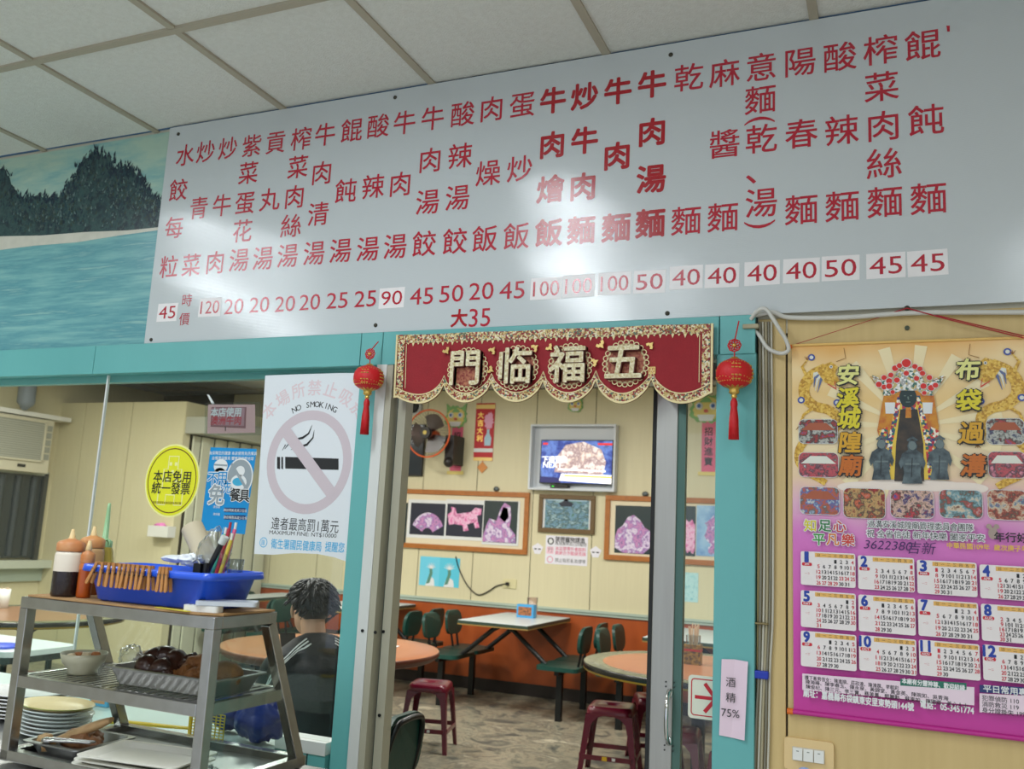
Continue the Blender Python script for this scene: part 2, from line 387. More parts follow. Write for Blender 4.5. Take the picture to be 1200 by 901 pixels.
# ------------------------------------------------------------------ setting: dining room behind
mb = MB(); mb.box((-8.6, .1, BCEIL), (2.6, YB+.1, BCEIL+.1), mat('back_ceiling', (205, 208, 206), .9)); bc = struct('ceiling_back', mb)
for i in range(18):
    t = MB(); t.box((-8.6+i*.605, .1, BCEIL-.006), (-8.576+i*.605, YB, BCEIL), TBAR); part('grid_bar', t, bc)
for i in range(10):
    t = MB(); t.box((-8.6, .3+i*.605, BCEIL-.007), (2.6, .324+i*.605, BCEIL), TBAR); part('grid_bar', t, bc)
mb = MB(); mb.box((-8.6, YB+.008, 0), (2.6, YB+.1, BCEIL), GROOVE); wb = struct('wall_back', mb)
gx = [-2.73-.637*i for i in range(0, 7)][::-1] + [-2.73+.62*i for i in range(1, 9)]
gx = [-7.3] + gx
for a, b in zip(gx[:-1], gx[1:]):
    t = MB(); t.box((a+.004, YB, .80), (b-.004, YB+.02, BCEIL-.01), CREAM); part('panel', t, wb)
ORANGE = mat('orange_laminate', (176, 84, 34), .38, var=(5, .6, (146, 62, 22)), stretch=(1, 1, .35))
t = MB(); t.box((-7.3, YB-.012, .115), (2.6, YB+.0, .815), ORANGE); part('wainscot', t, wb)
t = MB(); t.box((-7.3, YB-.03, .815), (2.6, YB+.0, .862), mat('dado_rail', (176, 190, 176), .45)); t.box((-7.3, YB-.034, .832), (2.6, YB-.03, .842), mat('dado_dark', (120, 140, 128), .5)); part('dado_rail', t, wb)
mb = MB(); mb.box((-7.3, YB-.022, 0), (2.6, YB-.012, .115), mat('skirting', (38, 28, 26), .5)); struct('baseboard_back', mb)
mb = MB(); mb.box((-8.6, .1, 0), (-8.40, YB, BCEIL), CREAM); struct('wall_side', mb)
# closet block with panels, header and folding door
YX = 4.6; XC = -6.64
mb = MB(); mb.box((-8.4, YX+.01, 0), (XC-.008, YB, 2.72), GROOVE); wx = struct('wall_closet', mb)
for a, b in ((-8.4, -8.03), (-8.026, -7.36), (-7.356, XC)):
    t = MB(); t.box((a, YX, 0), (b-.004, YX+.02, 2.72), CREAM); part('panel', t, wx)
for a, b in ((YX+.004, YX+.10),):
    t = MB(); t.box((XC-.02, a, 0), (XC, b, 2.72), CREAM); part('panel', t, wx)
t = MB(); t.box((XC-.02, YX+.10, 2.5), (XC, YB, 2.72), CREAM); part('panel', t, wx)
mb = MB(); mb.box((XC-.002, YX+.02, 2.395), (XC+.26, YB-.03, 2.565), mat('header_grey', (178, 178, 164), .5)); struct('trim_6', mb, bevel=.003)
FOLD = mat('folding_door_cream', (206, 206, 184), .45)
dr = link('door_2', None, None, (XC+.02, YX+.12, 0)); dr['kind'] = 'structure'
y = 0; k = 0
while y < 1.28:
    t = MB(); dx = .03 if k % 2 else 0
    t.prism([(y, 0.0), (y+.098, 0.0), (y+.098, 2.38), (y, 2.38)], dx, dx+.02, FOLD, ax='yz'); part('slat', t, dr, .004); y += .1; k += 1
t = MB(); t.tube([(.06, .10, 1.17), (.06, .10, 1.30)], .012, WHITEP, 8); part('handle', t, dr)
# lamp fixtures
DIFF = mat('lamp_diffuser', (235, 244, 255), .5, emit=2.2)
for i, (x, y, _) in enumerate(FRONT_LAMPS):
    nm = ['nearest the menu board above the food cabinet', 'facing the middle of the menu board', 'over the right side by the calendar', 'at the rear of the room, left one', 'at the rear of the room, right one'][i]
    t = thing('ceiling_light', 'white fluorescent ceiling light ' + nm, 'ceiling light', (x, y, CEIL), group='front room lights')
    q = MB(); q.box((-.17, -.62, -.045), (.17, .62, -.009), WHITEP); part('housing', q, t, .004)
    q = MB()
    q.box((-.14, -.59, -.055), (.14, .59, -.0455), DIFF); part('diffuser', q, t)
    area('lamp_front', (x, y, CEIL-.06), .28, 1.18, FRONT_W, (.90, .96, 1.0))
for i, (x, y) in enumerate(BACK_LAMPS):
    t = thing('ceiling_light', 'white fluorescent ceiling panel light in the dining room, %s' % ['by the closet block', 'over the far left tables', 'over the white booth table', 'over the round table at right', 'above the seated person', 'left, near the window'][i], 'ceiling light', (x, y, BCEIL), group='dining room lights')
    q = MB(); q.box((-.3, -.3, -.04), (.3, .3, -.008), WHITEP); part('housing', q, t, .004)
    q = MB(); q.box((-.27, -.27, -.05), (.27, .27, -.0405), DIFF); part('diffuser', q, t)
    area('lamp_back', (x, y, BCEIL-.055), .54, .54, BACK_W, (1.0, .98, .92))
# ================================================================== things on the partition wall
def wp(px, py, Y=0.0):
    q = at(px, py, Y); return (q.x, q.z)
# ---- beach mural
def mural():
    x0, x1, z0, z1 = -4.6, -2.44, 2.172, 3.005
    mb = MB(); Y = -.006
    SKY = palette('mural_sky', [(110, 168, 174), (150, 190, 182), (176, 202, 184), (168, 196, 180)], 2.2, 'n', rough=.3, stretch=(1, 1, 4))
    SEA = palette('mural_sea', [(140, 190, 186), (118, 176, 178), (92, 154, 164), (156, 198, 190)], 5, 'n', rough=.3, stretch=(.6, 1, 9), seed=3)
    SAND = mat('mural_sand', (214, 212, 198), .3, var=(20, .4, (186, 186, 172)))
    TREE = palette('mural_trees', [(24, 44, 56), (36, 60, 66), (54, 84, 84), (22, 38, 50), (88, 112, 104)], 16, 'n', rough=.3, seed=5)
    mb.box((x0, Y, z0), (x1, -.001, z1), WHITE)
    Y -= .0006
    hz = wp(100, 272)[1]
    mb.flat([(x0, hz), (x1, hz), (x1, z1), (x0, z1)], Y, SKY)
    mb.flat([(x0, z0), (x1, z0), (x1, hz), (x0, hz)], Y, SEA)
    sand = [wp(*p, -.006) for p in ((-60, 296), (0, 293), (40, 288), (90, 284), (140, 276), (184, 270))]; top = [wp(*p, -.006) for p in ((184, 262), (140, 268), (90, 268), (40, 274), (0, 276), (-60, 278))]
    mb.flat([(x0, sand[0][1])]+sand+[(x1, sand[-1][1]), (x1, top[0][1])]+top+[(x0, top[-1][1])], Y-.0006, SAND)
    prof = [(-100, 215), (-60, 190), (-20, 196), (3, 198), (12, 210), (22, 232), (34, 228), (48, 226), (56, 232), (66, 229), (76, 226), (82, 212), (90, 206), (93, 190), (104, 182), (112, 176), (120, 180), (130, 186), (136, 200), (142, 194), (150, 196), (158, 200), (166, 208), (172, 220), (178, 226), (186, 234), (190, 240)]
    rnd = random.Random(2); pts = []
    for a, b in zip(prof[:-1], prof[1:]):
        for i in range(6):
            t = i/6; pts.append((a[0]+(b[0]-a[0])*t, a[1]+(b[1]-a[1])*t+rnd.uniform(-4, 4)))
    tp = [wp(*p, -.006) for p in pts]; tp = [(min(x1, p[0]), p[1]) for p in tp]
    bt = [wp(*p, -.006) for p in ((190, 266), (150, 270), (100, 272), (50, 276), (0, 277), (-100, 282))]; bt = [(min(x1, p[0]), p[1]) for p in bt]
    n = len(tp)
    # triangulated as a strip from the crown line down to the beach line
    def bz(x):
        for a, b in zip(bt[:-1], bt[1:]):
            if b[0] <= x <= a[0]: return a[1]+(b[1]-a[1])*(x-a[0])/((b[0]-a[0]) or 1)
        return bt[-1][1]
    tp.sort(); B = [(p[0], bz(p[0])) for p in tp]
    mb.add([(p[0], Y-.0012, p[1]) for p in tp+B], [(i, n+i, n+i+1, i+1) for i in range(n-1)], TREE)
    FOL = [mat('mural_leaf_%s' % n_, c_, .3) for n_, c_ in (('navy', (24, 42, 60)), ('teal', (36, 66, 76)), ('grey', (74, 92, 92)), ('moss', (50, 66, 56)), ('haze', (96, 120, 118)))]
    for i in range(1500):
        a = rnd.choice(tp); zb_ = bz(a[0]); hgt = a[1]-zb_; t = rnd.random()**.6; x = min(x1-.012, a[0]+rnd.uniform(-.02, .02)); z = zb_+hgt*min(1.02, t+.02); s_ = rnd.uniform(.005, .013); an = rnd.uniform(.9, 2.2); edge = t > .85
        col_ = FOL[0 if edge and rnd.random() < .6 else rnd.choice((0, 0, 1, 1, 3, 3, 2, 4) if t < .8 else (0, 1))]; l_ = s_*(2.0 if edge else 1.2)
        mb.flat([(x-s_*.5*math.sin(an), z+s_*.5*math.cos(an)*.3), (x+l_*math.cos(an), z+l_*math.sin(an)), (x+s_*.5*math.sin(an), z-s_*.3), (x-l_*.3*math.cos(an), z-l_*.3)], Y-.0014-.0000006*i, col_)
    single('mural', mb, 'faded beach picture with dark trees and pale blue sea, above the teal beam', 'wall picture')
    for px, py in ((183, 157), (53, 180), (74, 407)):
        pass
mural()
# ---- menu board
def board_mat():
    m = mat('board_plastic', (200, 206, 208), .14, spec=.8, coat=.0)
    N = m.node_tree.nodes; L = m.node_tree.links; b = N['Principled BSDF']
    tc = N.new('ShaderNodeTexCoord'); wv = N.new('ShaderNodeTexWave'); wv.bands_direction = 'Z'; wv.inputs['Scale'].default_value = 75; wv.inputs['Distortion'].default_value = .15
    L.new(tc.outputs['Object'], wv.inputs['Vector']); bp = N.new('ShaderNodeBump'); bp.inputs['Strength'].default_value = .12; bp.inputs['Distance'].default_value = .001
    L.new(wv.outputs['Fac'], bp.inputs['Height']); L.new(bp.outputs[0], b.inputs['Normal'])
    nm = b.inputs['Normal'].links[0]
    for q in (REDM, REDMB):      # the vinyl letters lie on the same flutes
        n2 = q.node_tree.nodes; l2 = q.node_tree.links; t2 = n2.new('ShaderNodeTexCoord'); w2_ = n2.new('ShaderNodeTexWave'); w2_.bands_direction = 'Z'; w2_.inputs['Scale'].default_value = 75; w2_.inputs['Distortion'].default_value = .15
        l2.new(t2.outputs['Object'], w2_.inputs['Vector']); b2 = n2.new('ShaderNodeBump'); b2.inputs['Strength'].default_value = .12; b2.inputs['Distance'].default_value = .001
        l2.new(w2_.outputs['Fac'], b2.inputs['Height']); l2.new(b2.outputs[0], n2['Principled BSDF'].inputs['Normal'])
    return m
BX0, BX1, BZ0, BZ1 = -2.518, 1.10, 2.170, 3.012
bd = thing('menu_board', 'long white corrugated plastic menu board with red Chinese dish names and prices', 'menu board', (-1, -.012, BZ0))
mb = MB(); mb.box((BX0, -.020, BZ0), (BX1, -.012, BZ1), board_mat()); part('sheet', mb, bd, .001, shift=bd.location)
MENU = """水217,182 餃209,223 每204,267 粒198,313|炒241,178 青233,244 菜224,311|炒267,174 牛260,241 肉252,308|紫295,171 菜291,203 蛋287,238 花284,271 湯280,305|貢323,167 丸316,234 湯308,303
榨353,163 菜349,196 肉345,231 絲341,265 湯337,300|牛381,158 肉377,203 清373,251 湯368,297|餛412,153 飩405,224 湯399,294|酸443,148 辣437,219 湯431,292|牛474,144 肉469,216 湯463,289|牛507,139 肉504,188 湯501,237 餃497,286
酸542,134 辣539,183 湯536,232 餃533,283|肉576,128 燥572,203 飯568,280|蛋612,123 炒609,198 飯605,277|*牛648,118 *肉647,170 *燴645,222 *飯643,273|*炒685,113 *牛685,165 *肉683,219 *麵681,270|*牛724,107 *肉723,183 *麵722,267
*牛764,99 *肉764,155 *湯763,210 *麵762,262|乾807,91 麵804,259|麻849,86 醬849,169 麵847,255|意892,79 麵891,117 (890,141 乾892,163 、892,199 湯892,238 )890,263|陽937,73 春939,157 麵939,246|酸984,67 辣986,153 麵987,242
榨1032,59 菜1033,102 肉1035,148 絲1036,192 麵1037,237|餛1081,53 飩1085,141 麵1088,233"""
Yt = -.0207; mb = MB(); o = Vector(bd.location)
import re
for tok in re.split(r'[|\s]+', MENU):
    b = tok[0] == '*'; tok = tok.lstrip('*'); ch = tok[0]; px, py = map(float, tok[1:].split(','))
    c = wp(px, py, Yt)
    if ch in '()': text(mb, ch, c, .09, REDM, Yt, rot=-PI/2, off=.004)
    else: text(mb, ch, c, .0905, REDMB if b else REDM, Yt, off=.03 if b else .009, em=True)
PR = """45:196,366:s|120:246,360:s|20:274,359|20:304,357|20:334,356|20:363,354|25:395,352|25:428,350|90:459,349:s|45:494,347|50:529,344|20:564,341|45:600,340|100:640,338:s|100:678,335:s|100:720,332:s|50:761,330:s|40:804,325:s|40:846,323:s|40:893,320:s|40:939,317:s|50:985,314:s|45:1038,311:s|45:1087,308:s"""
STK = mat('sticker_white', (236, 232, 232), .35)
for it in PR.split('|'):
    q = it.split(':'); px, py = map(float, q[1].split(',')); c = wp(px, py, Yt); n = len(q[0])
    if len(q) > 2:
        t = MB(); wd = .047 if n == 2 else .05; r = random.uniform(-.02, .02); hh = .034
        P = [(c[0]+x*math.cos(r)-z*math.sin(r), c[1]+x*math.sin(r)+z*math.cos(r)) for x, z in ((-wd, -hh), (wd, -hh), (wd, hh), (-wd, hh))]
        t.prism(P, -.0207, -.0198, STK)
        text(t, q[0], c, .05, REDM, -.0211, height=.047, off=.004, width=.078 if n == 2 else .084)
        part('price_sticker', t, bd, shift=o)
    else: text(mb, q[0], c, .05, REDM, Yt, height=.055, off=.002, width=.083)
text(mb, '時', wp(219, 352, Yt), .05, REDM, Yt, em=True, off=.004); text(mb, '價', wp(216, 374, Yt), .05, REDM, Yt, em=True, off=.004)
text(mb, '大', wp(538, 373, Yt), .06, REDMB, Yt, em=True, off=.03); text(mb, '35', wp(562, 372, Yt), .05, REDM, Yt, height=.058, off=.003)
mb.flat([wp(1109, 30, Yt), wp(1113, 30, Yt), wp(1113, 37, Yt), wp(1110, 37, Yt)], Yt, REDM)
part('lettering', mb, bd, shift=o)
for px, py in ((209, 157), (177, 398), (440, 381), (463, 114), (786, 64), (782, 367), (1063, 361)):
    q = wp(px, py, -.021); t = MB(); t.lathe([(0, -.003), (.006, -.002), (.007, .0), (.007, .002)], mat('old_screw', (70, 66, 56), .5, .5), n=10); t.v = [(a+q[0], -.021+c, b+q[1]) for a, b, c in t.v]; part('screw', t, bd, shift=o)
# ---- red valance banner (door curtain)
def valance():
    Y = -.050
    v = thing('door_valance', 'dark red velvet good-luck valance with gold characters hanging over the doorway', 'door hanging', (-1.0, Y, 2.06))
    o = Vector(v.location); VR = mat('valance_velvet', (150, 14, 28), .7, bump=(200, .15), var=(30, .3, (128, 8, 22)))
    GB = palette('braid', [(196, 170, 104), (222, 206, 160), (150, 100, 44), (130, 26, 30), (206, 184, 126), (86, 104, 84), (150, 40, 36), (226, 216, 186)], 210, rough=.5)
    BG = mat('braid_gold', (232, 214, 160), .45)
    TL = Vector(wp(466, 393, Y)); TR = Vector(wp(836, 379, Y)); BL = Vector(wp(463, 464, Y)); BR = Vector(wp(835, 457, Y))
    peaks = [wp(*p, Y) for p in ((463, 462), (520, 451), (576, 449), (637, 447), (698, 446), (764, 445), (835, 456))]
    deep = [wp(*p, Y) for p in ((493, 473), (549, 472), (606, 471), (668, 472), (731, 473), (800, 473))]
    low = []
    for i in range(6):
        a = Vector(peaks[i]); b = Vector(peaks[i+1]); d = deep[i][1]
        for j in range(14):
            t = j/14; s = math.sin(PI*t)**.62; base = a.y+(b.y-a.y)*t
            low.append(Vector((a.x+(b.x-a.x)*t, base+(d-base)*s)))
    low.append(Vector(peaks[-1])); low[0].y -= .012; low[-1].y -= .01
    top = [TL+(TR-TL)*((p.x-low[0].x)/(low[-1].x-low[0].x)) for p in low]
    n = len(low); m = MB()
    vs = []
    def wav(p): return Y + .004*math.sin(p.x*23)
    for y0, off in ((0, 0), (1, .003)):
        for k in range(5):
            for i in range(n):
                p = top[i]+(low[i]-top[i])*k/4; vs.append((p.x, wav(p)*1+off+(.0), p.y))
    fs = []
    for lay in (0, 1):
        for k in range(4):
            for i in range(n-1):
                a = lay*5*n+k*n+i; f = (a, a+n, a+n+1, a+1); fs.append(f if lay == 0 else f[::-1])
    m.add(vs, fs, VR, True); part('cloth', m, v, shift=o)
    # braid borders
    def strip(P, Q, dy, mt, nm='border'):
        q = MB(); k = len(P); y = [wav(p)-dy for p in P]
        q.add([(p.x, wav(p)-dy, p.y) for p in P]+[(p.x, wav(p)-dy, p.y) for p in Q]+[(p.x, wav(p)-.0005, p.y) for p in P]+[(p.x, wav(p)-.0005, p.y) for p in Q], [(i, k+i, k+i+1, i+1) for i in range(k-1)]+[(i, i+1, 2*k+i+1, 2*k+i) for i in range(k-1)]+[(k+i+1, k+i, 3*k+i, 3*k+i+1) for i in range(k-1)], mt); return part(nm, q, v, shift=o)
    dn = Vector((0, -1))
    strip(top, [p+dn*.026 for p in top], .003, GB)
    # small hanging points under the top braid
    q = MB()
    L = (TR-TL).length; nn = 58
    for i in range(nn):
        p = TL+(TR-TL)*((i+.5)/nn)+dn*.026; q.flat([(p.x-.005, p.y+.001), (p.x+.005, p.y+.001), (p.x, p.y-.012 if i % 2 else p.y-.006)], wav(p)-.002, BG)
    part('border_fringe', q, v, shift=o)
    up = [p+Vector((0, .027)) for p in low]
    for i, p in enumerate(up):
        p.x = min(max(p.x, low[0].x), low[-1].x)
    strip(up, low, .003, GB)
    strip([p+Vector((0, .006)) for p in low], low, .0045, BG); strip([p+Vector((0, .003)) for p in up], up, .004, BG)
    for x, y in ((low[0], top[0]), ):
        strip([y, y+Vector((.006, 0))], [x+Vector((0, 0)), x+Vector((.006, 0))], .005, BG); strip([y+Vector((.008, -.026)), y+Vector((.030, -.026))], [x+Vector((.008, .01)), x+Vector((.030, .0))], .003, GB); strip([y+Vector((.036, -.03)), y+Vector((.038, -.03))], [x+Vector((.036, .03)), x+Vector((.038, .03))], .003, BG)
    for x, y in ((low[-1], top[-1]), ):
        strip([y-Vector((.006, 0)), y], [x-Vector((.006, 0)), x], .005, BG); strip([y-Vector((.030, .026)), y-Vector((.008, .026))], [x+Vector((-.030, .0)), x+Vector((-.008, .0))], .003, GB); strip([y-Vector((.038, .03)), y-Vector((.036, .03))], [x+Vector((-.038, .03)), x+Vector((-.036, .03))], .003, BG)
    # medallions and padded gold characters
    MED = mat('medallion', (124, 16, 24), .6, var=(120, .75, (206, 140, 96)))
    GCH = mat('glitter_gold', (232, 226, 196), .3, .35, var=(120, .8, (170, 140, 60)), bump=(300, .4))
    DKR = mat('char_side', (84, 22, 10), .7)
    for ch, px, py in (('門', 547, 432), ('临', 605, 430), ('福', 667, 428), ('五', 732, 425)):
        c = wp(px, py, Y-.008); q = MB(); y = Y-.0085
        q.flat(ell(c[0]+.003, c[1]-.002, .060, .060, 40), y, MED); part('medallion', q, v, shift=o)
        q = MB()
        for k in range(24):
            a = 2*PI*k/24; ring(q, c[0]+.003+.060*math.cos(a), c[1]-.002+.060*math.sin(a), .0085, .0085, .0060, .0060, y-.0008, BG, 10)
        ring(q, c[0]+.003, c[1]-.002, .0565, .0565, .0545, .0545, y-.0008, BG, 40); part('medallion_rim', q, v, shift=o)
        q = MB(); text(q, ch, c, .115, GCH, y-.016, off=.02, em=True, ext=.0)
        part('character', q, v, shift=o)
        q = MB(); text(q, ch, (c[0]+.002, c[1]-.001), .115, DKR, y-.0078, off=.028, em=True, ext=.065); part('character_backing', q, v, shift=o)
    # little gold bats between
    def bat(px, py, s, r):
        q = MB(); c = wp(px, py, Y-.006)
        P = [(-1, .6), (-.5, .9), (-.2, .35), (0, .6), (.2, .35), (.5, .9), (1, .6), (.7, 0), (.35, -.1), (0, -.8), (-.35, -.1), (-.7, 0)]
        q.prism([(c[0]+s*(x*math.cos(r)-z*math.sin(r)), c[1]+s*(x*math.sin(r)+z*math.cos(r))) for x, z in P], Y-.010, Y-.006, GOLDP); part('bat_emblem', q, v, shift=o)
    for a in ((524, 412, .013, .6), (578, 410, .013, 2.5), (576, 434, .012, 1.1), (628, 407, .013, 2.2), (645, 408, .012, .8), (698, 424, .013, 2.0), (705, 405, .014, .7), (763, 404, .012, 2.4)): bat(*a)
    q = MB(); c = wp(764, 434, Y-.006); q.box((c[0]-.010, Y-.007, c[1]-.010), (c[0]+.010, Y-.005, c[1]+.010), GOLDP); text(q, '印', c, .018, VR, Y-.0075, em=True); part('seal_emblem', q, v, shift=o)
valance()
# ---- lanterns
def lantern(px, py, ptop, pbot, label, r=.047):
    c = at(px, py, -.085); zt = at(px+5 if px < 600 else px+3, ptop, -.04).z; zb = at(px, pbot, -.085).z
    L = thing('lantern', label, 'lantern', (c.x, c.y, c.z), group=None)
    q = MB(); prof = [(r*(1-abs(t)**2.3)**.5*1.0, t*r*.86) for t in [i/8*.93 for i in range(-8, 9)]]
    q.lathe(prof, RED, n=40, wob=lambda a, z: 1+.018*abs(math.cos(a*8))); part('globe', q, L)
    q = MB()
    for k in range(4):
        a0 = -PI/2+k*PI/2*.9+.3
        for i in range(10):
            for j in range(5):
                if (i*j+i+k) % 3 == 0: continue
                a = a0+(i-5)*.065; zz = (j-2)*.010; rr = r*(1-abs(zz/(r*.86))**2.3)**.5*1.022
                q.sphere((rr*math.cos(a), rr*math.sin(a), zz), .0022, GOLD, 6, 4)
    for i in range(30):      # upper and lower wavy gold lines
        a = 2*PI*i/30
        for zf in (.58, -.30):
            zz = r*(zf+.05*math.sin(a*5)); rr = r*(1-abs(zz/(r*.86))**2.3)**.5*1.02; q.sphere((rr*math.cos(a), rr*math.sin(a), zz), .0016, GOLD, 6, 4)
    for i in range(34):
        a = 2*PI*i/34; rr = r*.86; q.sphere((rr*math.cos(a), rr*math.sin(a), -r*.50), .0018, GOLD, 6, 4)
    part('gold_pattern', q, L)
    q = MB(); q.lathe([(.008, r*.96), (.010, r*.92), (.016, r*.80), (.019, r*.72)], GOLD, n=20); part('cap', q, L, label='gold top cap')
    q = MB(); q.lathe([(r*.60, -r*.70), (r*.50, -r*.76), (r*.30, -r*.84), (.012, -r*.94), (.014, -r*1.04), (.011, -r*1.14), (.005, -r*1.20), (.008, -r*1.27), (.007, -r*1.36), (.002, -r*1.42)], GOLD, n=24, wob=lambda a, z: 1+.05*math.cos(a*12) if z > -r*.9 else 1); part('finial', q, L, label='gold flared lower cap')
    q = MB(); kz = r*1.62
    q.tube([(0, 0, r*.95), (0, 0, kz-.014)], .0018, RED, 6); part('cord', q, L); q = MB(); q.tube([(0, .0, kz+.012), (.006, .03, zt-c.z)], .0018, RED, 6); part('cord', q, L)
    q = MB()
    for k in range(8):
        a = k*PI/4; q.tube([(.010*math.cos(a)+.007*math.cos(t), -.002+.002*math.sin(t*2), kz+.010*math.sin(a)+.007*math.sin(t)) for t in [i*PI/4 for i in range(8)]], .0019, RED, 5, closed=True)
    q.sphere((0, -.004, kz), .006, GOLD, 8, 6); part('knot', q, L)
    q = MB(); h = c.z-zb-r*1.4
    q.lathe([(.004, -r*1.36), (.0080, -r*1.4-.008), (.0088, -r*1.4-.016), (.0075, -r*1.4-.024), (.011, -r*1.4-h*.5), (.0125, -r*1.4-h), (.0, -r*1.4-h)], RED, n=30, wob=lambda a, z: 1+.10*math.cos(a*15)); part('tassel', q, L)
    return L
lantern(432, 443, 402, 509, 'red silk lantern with tassel hanging at the left end of the doorway valance')
lantern(860.5, 438, 378, 515, 'red silk lantern with tassel hanging on the right teal post')
# ---- papers stuck on glass and posts
def oval_sticker():
    mb = MB(); Y = -.0015; c = wp(201.5, 563, Y); cx, cz = c; YE = mat('sticker_yellow', (232, 230, 40), .4); BR_ = mat('sticker_brown', (120, 90, 20), .5); LY = mat('sticker_pale', (244, 242, 160), .4)
    mb.prism(ell(cx, cz, .123, .128, 48), Y-.0005, Y, LY)
    mb.flat(ell(cx, cz, .117, .122, 48), Y-.001, YE); ring(mb, cx, cz, .110, .114, .106, .110, Y-.0014, BR_)
    H = [(-.055, -.085), (-.055, -.03), (-.04, -.03), (-.04, .04), (-.022, .04), (-.022, .085), (.022, .085), (.022, .04), (.04, .04), (.04, -.03), (.055, -.03), (.055, -.085), (.02, -.085), (.02, -.05), (-.02, -.05), (-.02, -.085)]
    P = [(cx+x, cz+z) for x, z in H]; ribbon(mb, P+[P[0]], .005, Y-.0014, LY)
    for x, z in ((-.012, .058), (.012, .058), (-.02, .0), (.02, .0), (0, .03)): mb.flat([(cx+x-.006, cz+z-.006), (cx+x+.006, cz+z-.006), (cx+x+.006, cz+z+.006), (cx+x-.006, cz+z+.006)], Y-.0014, LY)
    text(mb, '本店免用', (cx, cz+.014), .044, FONTK, Y-.002, off=.012); text(mb, '統一發票', (cx, cz-.027), .044, FONTK, Y-.002, off=.012)
    text(mb, '財政部臺灣省南區國稅局印製', (cx-.01, cz-.078), .010, BR_, Y-.002)
    single('oval_sticker', mb, 'yellow oval sticker with black characters on the window glass', 'sticker', (cx, 0, cz), world=True)
oval_sticker()
def blue_poster():
    mb = MB(); Y = -.0015; B1 = mat('poster_blue', (8, 146, 212), .35, var=(6, .5, (4, 122, 190))); DB = mat('poster_navy', (16, 60, 110), .4); G = mat('poster_grey', (150, 160, 166), .4)
    P = lambda x, y: wp(x, y, Y)
    q = [P(247, 524), P(301, 526), P(287, 626), P(235, 621)]
    mb.prism(q, Y-.0005, Y, B1)
    y = Y-.001
    for r, s in ((531, '為保障您的健康 本店使用免洗餐具'), (537, '自備環保餐具 響應環保愛地球')): text(mb, s, P(273, r), .0135, WHITE, y, off=.01)
    c = P(281, 559); mb.flat(ell(c[0], c[1], .056, .064, 30), y, G); ring(mb, c[0], c[1], .056, .064, .051, .059, y-.0004, WHITE)
    mb.flat(ell(c[0], c[1]+.02, .020, .018, 16), y-.0005, WHITE); mb.flat(ell(c[0]-.002, c[1]-.018, .034, .026, 20), y-.0005, WHITE); mb.flat(ell(c[0]-.004, c[1]-.016, .024, .014, 16), y-.0007, mat('print_cyan', (60, 170, 210), .4))
    ribbon(mb, [(c[0]-.04, c[1]+.045), (c[0]+.04, c[1]-.045)], .010, y-.0009, G)
    c = P(259, 546); mb.flat(ell(c[0], c[1], .030, .024, 20), y-.0005, WHITE); mb.flat(ell(c[0]-.002, c[1]-.026, .026, .02, 20), y-.0005, G); ribbon(mb, [(c[0]-.028, c[1]+.004), (c[0]+.028, c[1]+.002)], .006, y-.0008, G)
    for s, x, z, h in (('不', 250, 561, .050), ('用', 261, 560, .050), ('洗', 265, 571, .046)):
        text(mb, s, P(x, z), h, WHITE, y-.0012, off=.07, em=True); text(mb, s, P(x, z), h, B1, y-.0016, off=.012, em=True)
    for s, x, z, h in (('免', 254, 580, .072), ('餐', 276, 580, .046), ('具', 287, 581, .046)):
        text(mb, s, P(x, z), h, WHITE, y-.0012, off=.08, em=True); text(mb, s, P(x, z), h, G if s == '免' else FONTK, y-.0016, off=.02, em=True)
    for r in (598, 606.5):
        mb.flat([P(263, r-3.2), P(288, r-2.8), P(288, r+2.6), P(263, r+2.2)], y, DB); text(mb, '請自備餐具減少垃圾', P(276, r), .011, WHITE, y-.0006)
        text(mb, '環保署', P(254, r-4), .010, WHITE, y)
    single('blue_poster', mb, 'blue poster with white outlined characters on the window glass', 'poster', (q[3][0], 0, q[3][1]), world=True)
blue_poster()
def pink_sign():
    Y = -.0015; P = lambda x, y: wp(x, y, Y); q = [P(244, 474), P(299, 474), P(299, 507), P(243, 508)]
    mb = MB(); mb.prism(q, Y-.0005, Y, mat('sign_pink', (222, 178, 178), .35)); y = Y-.001
    mb.flat([P(248, 477), P(289, 477), P(288, 502), P(247, 500)], y, mat('sign_mauve', (150, 96, 104), .4)); mb.flat([P(249, 478), P(287, 478), P(286, 499), P(249, 498)], y-.0003, mat('sign_rose', (184, 140, 150), .4))
    text(mb, '本店使用', P(265, 483), .034, WHITE, y-.0007, off=.03); text(mb, '澳洲牛肉', P(265, 492.5), .034, mat('print_red', (200, 50, 70), .4), y-.0007, off=.02)
    ribbon(mb, [P(264.5, 500), P(264.5, 505)], .004, y-.0005, FONTK)
    single('pink_sign', mb, 'small pink notice in a clear sleeve above the blue poster on the glass', 'notice', (q[3][0], 0, q[3][1]), world=True)
    s = MB(); s.prism([P(241, 472), P(306, 471), P(306, 510), P(240, 511)], Y-.003, Y-.0025, glassmat('clear_sleeve', (240, 244, 244), .15, 1.5)); s.flat([P(243, 462), P(246, 463), P(252, 473), P(249, 474)], Y-.003, mat('tape', (220, 224, 222), .3))
    single('clear_sleeve', s, 'clear plastic sleeve taped over the small pink notice', 'sleeve', (q[3][0]-.01, 0, q[3][1]-.01), world=True)
pink_sign()
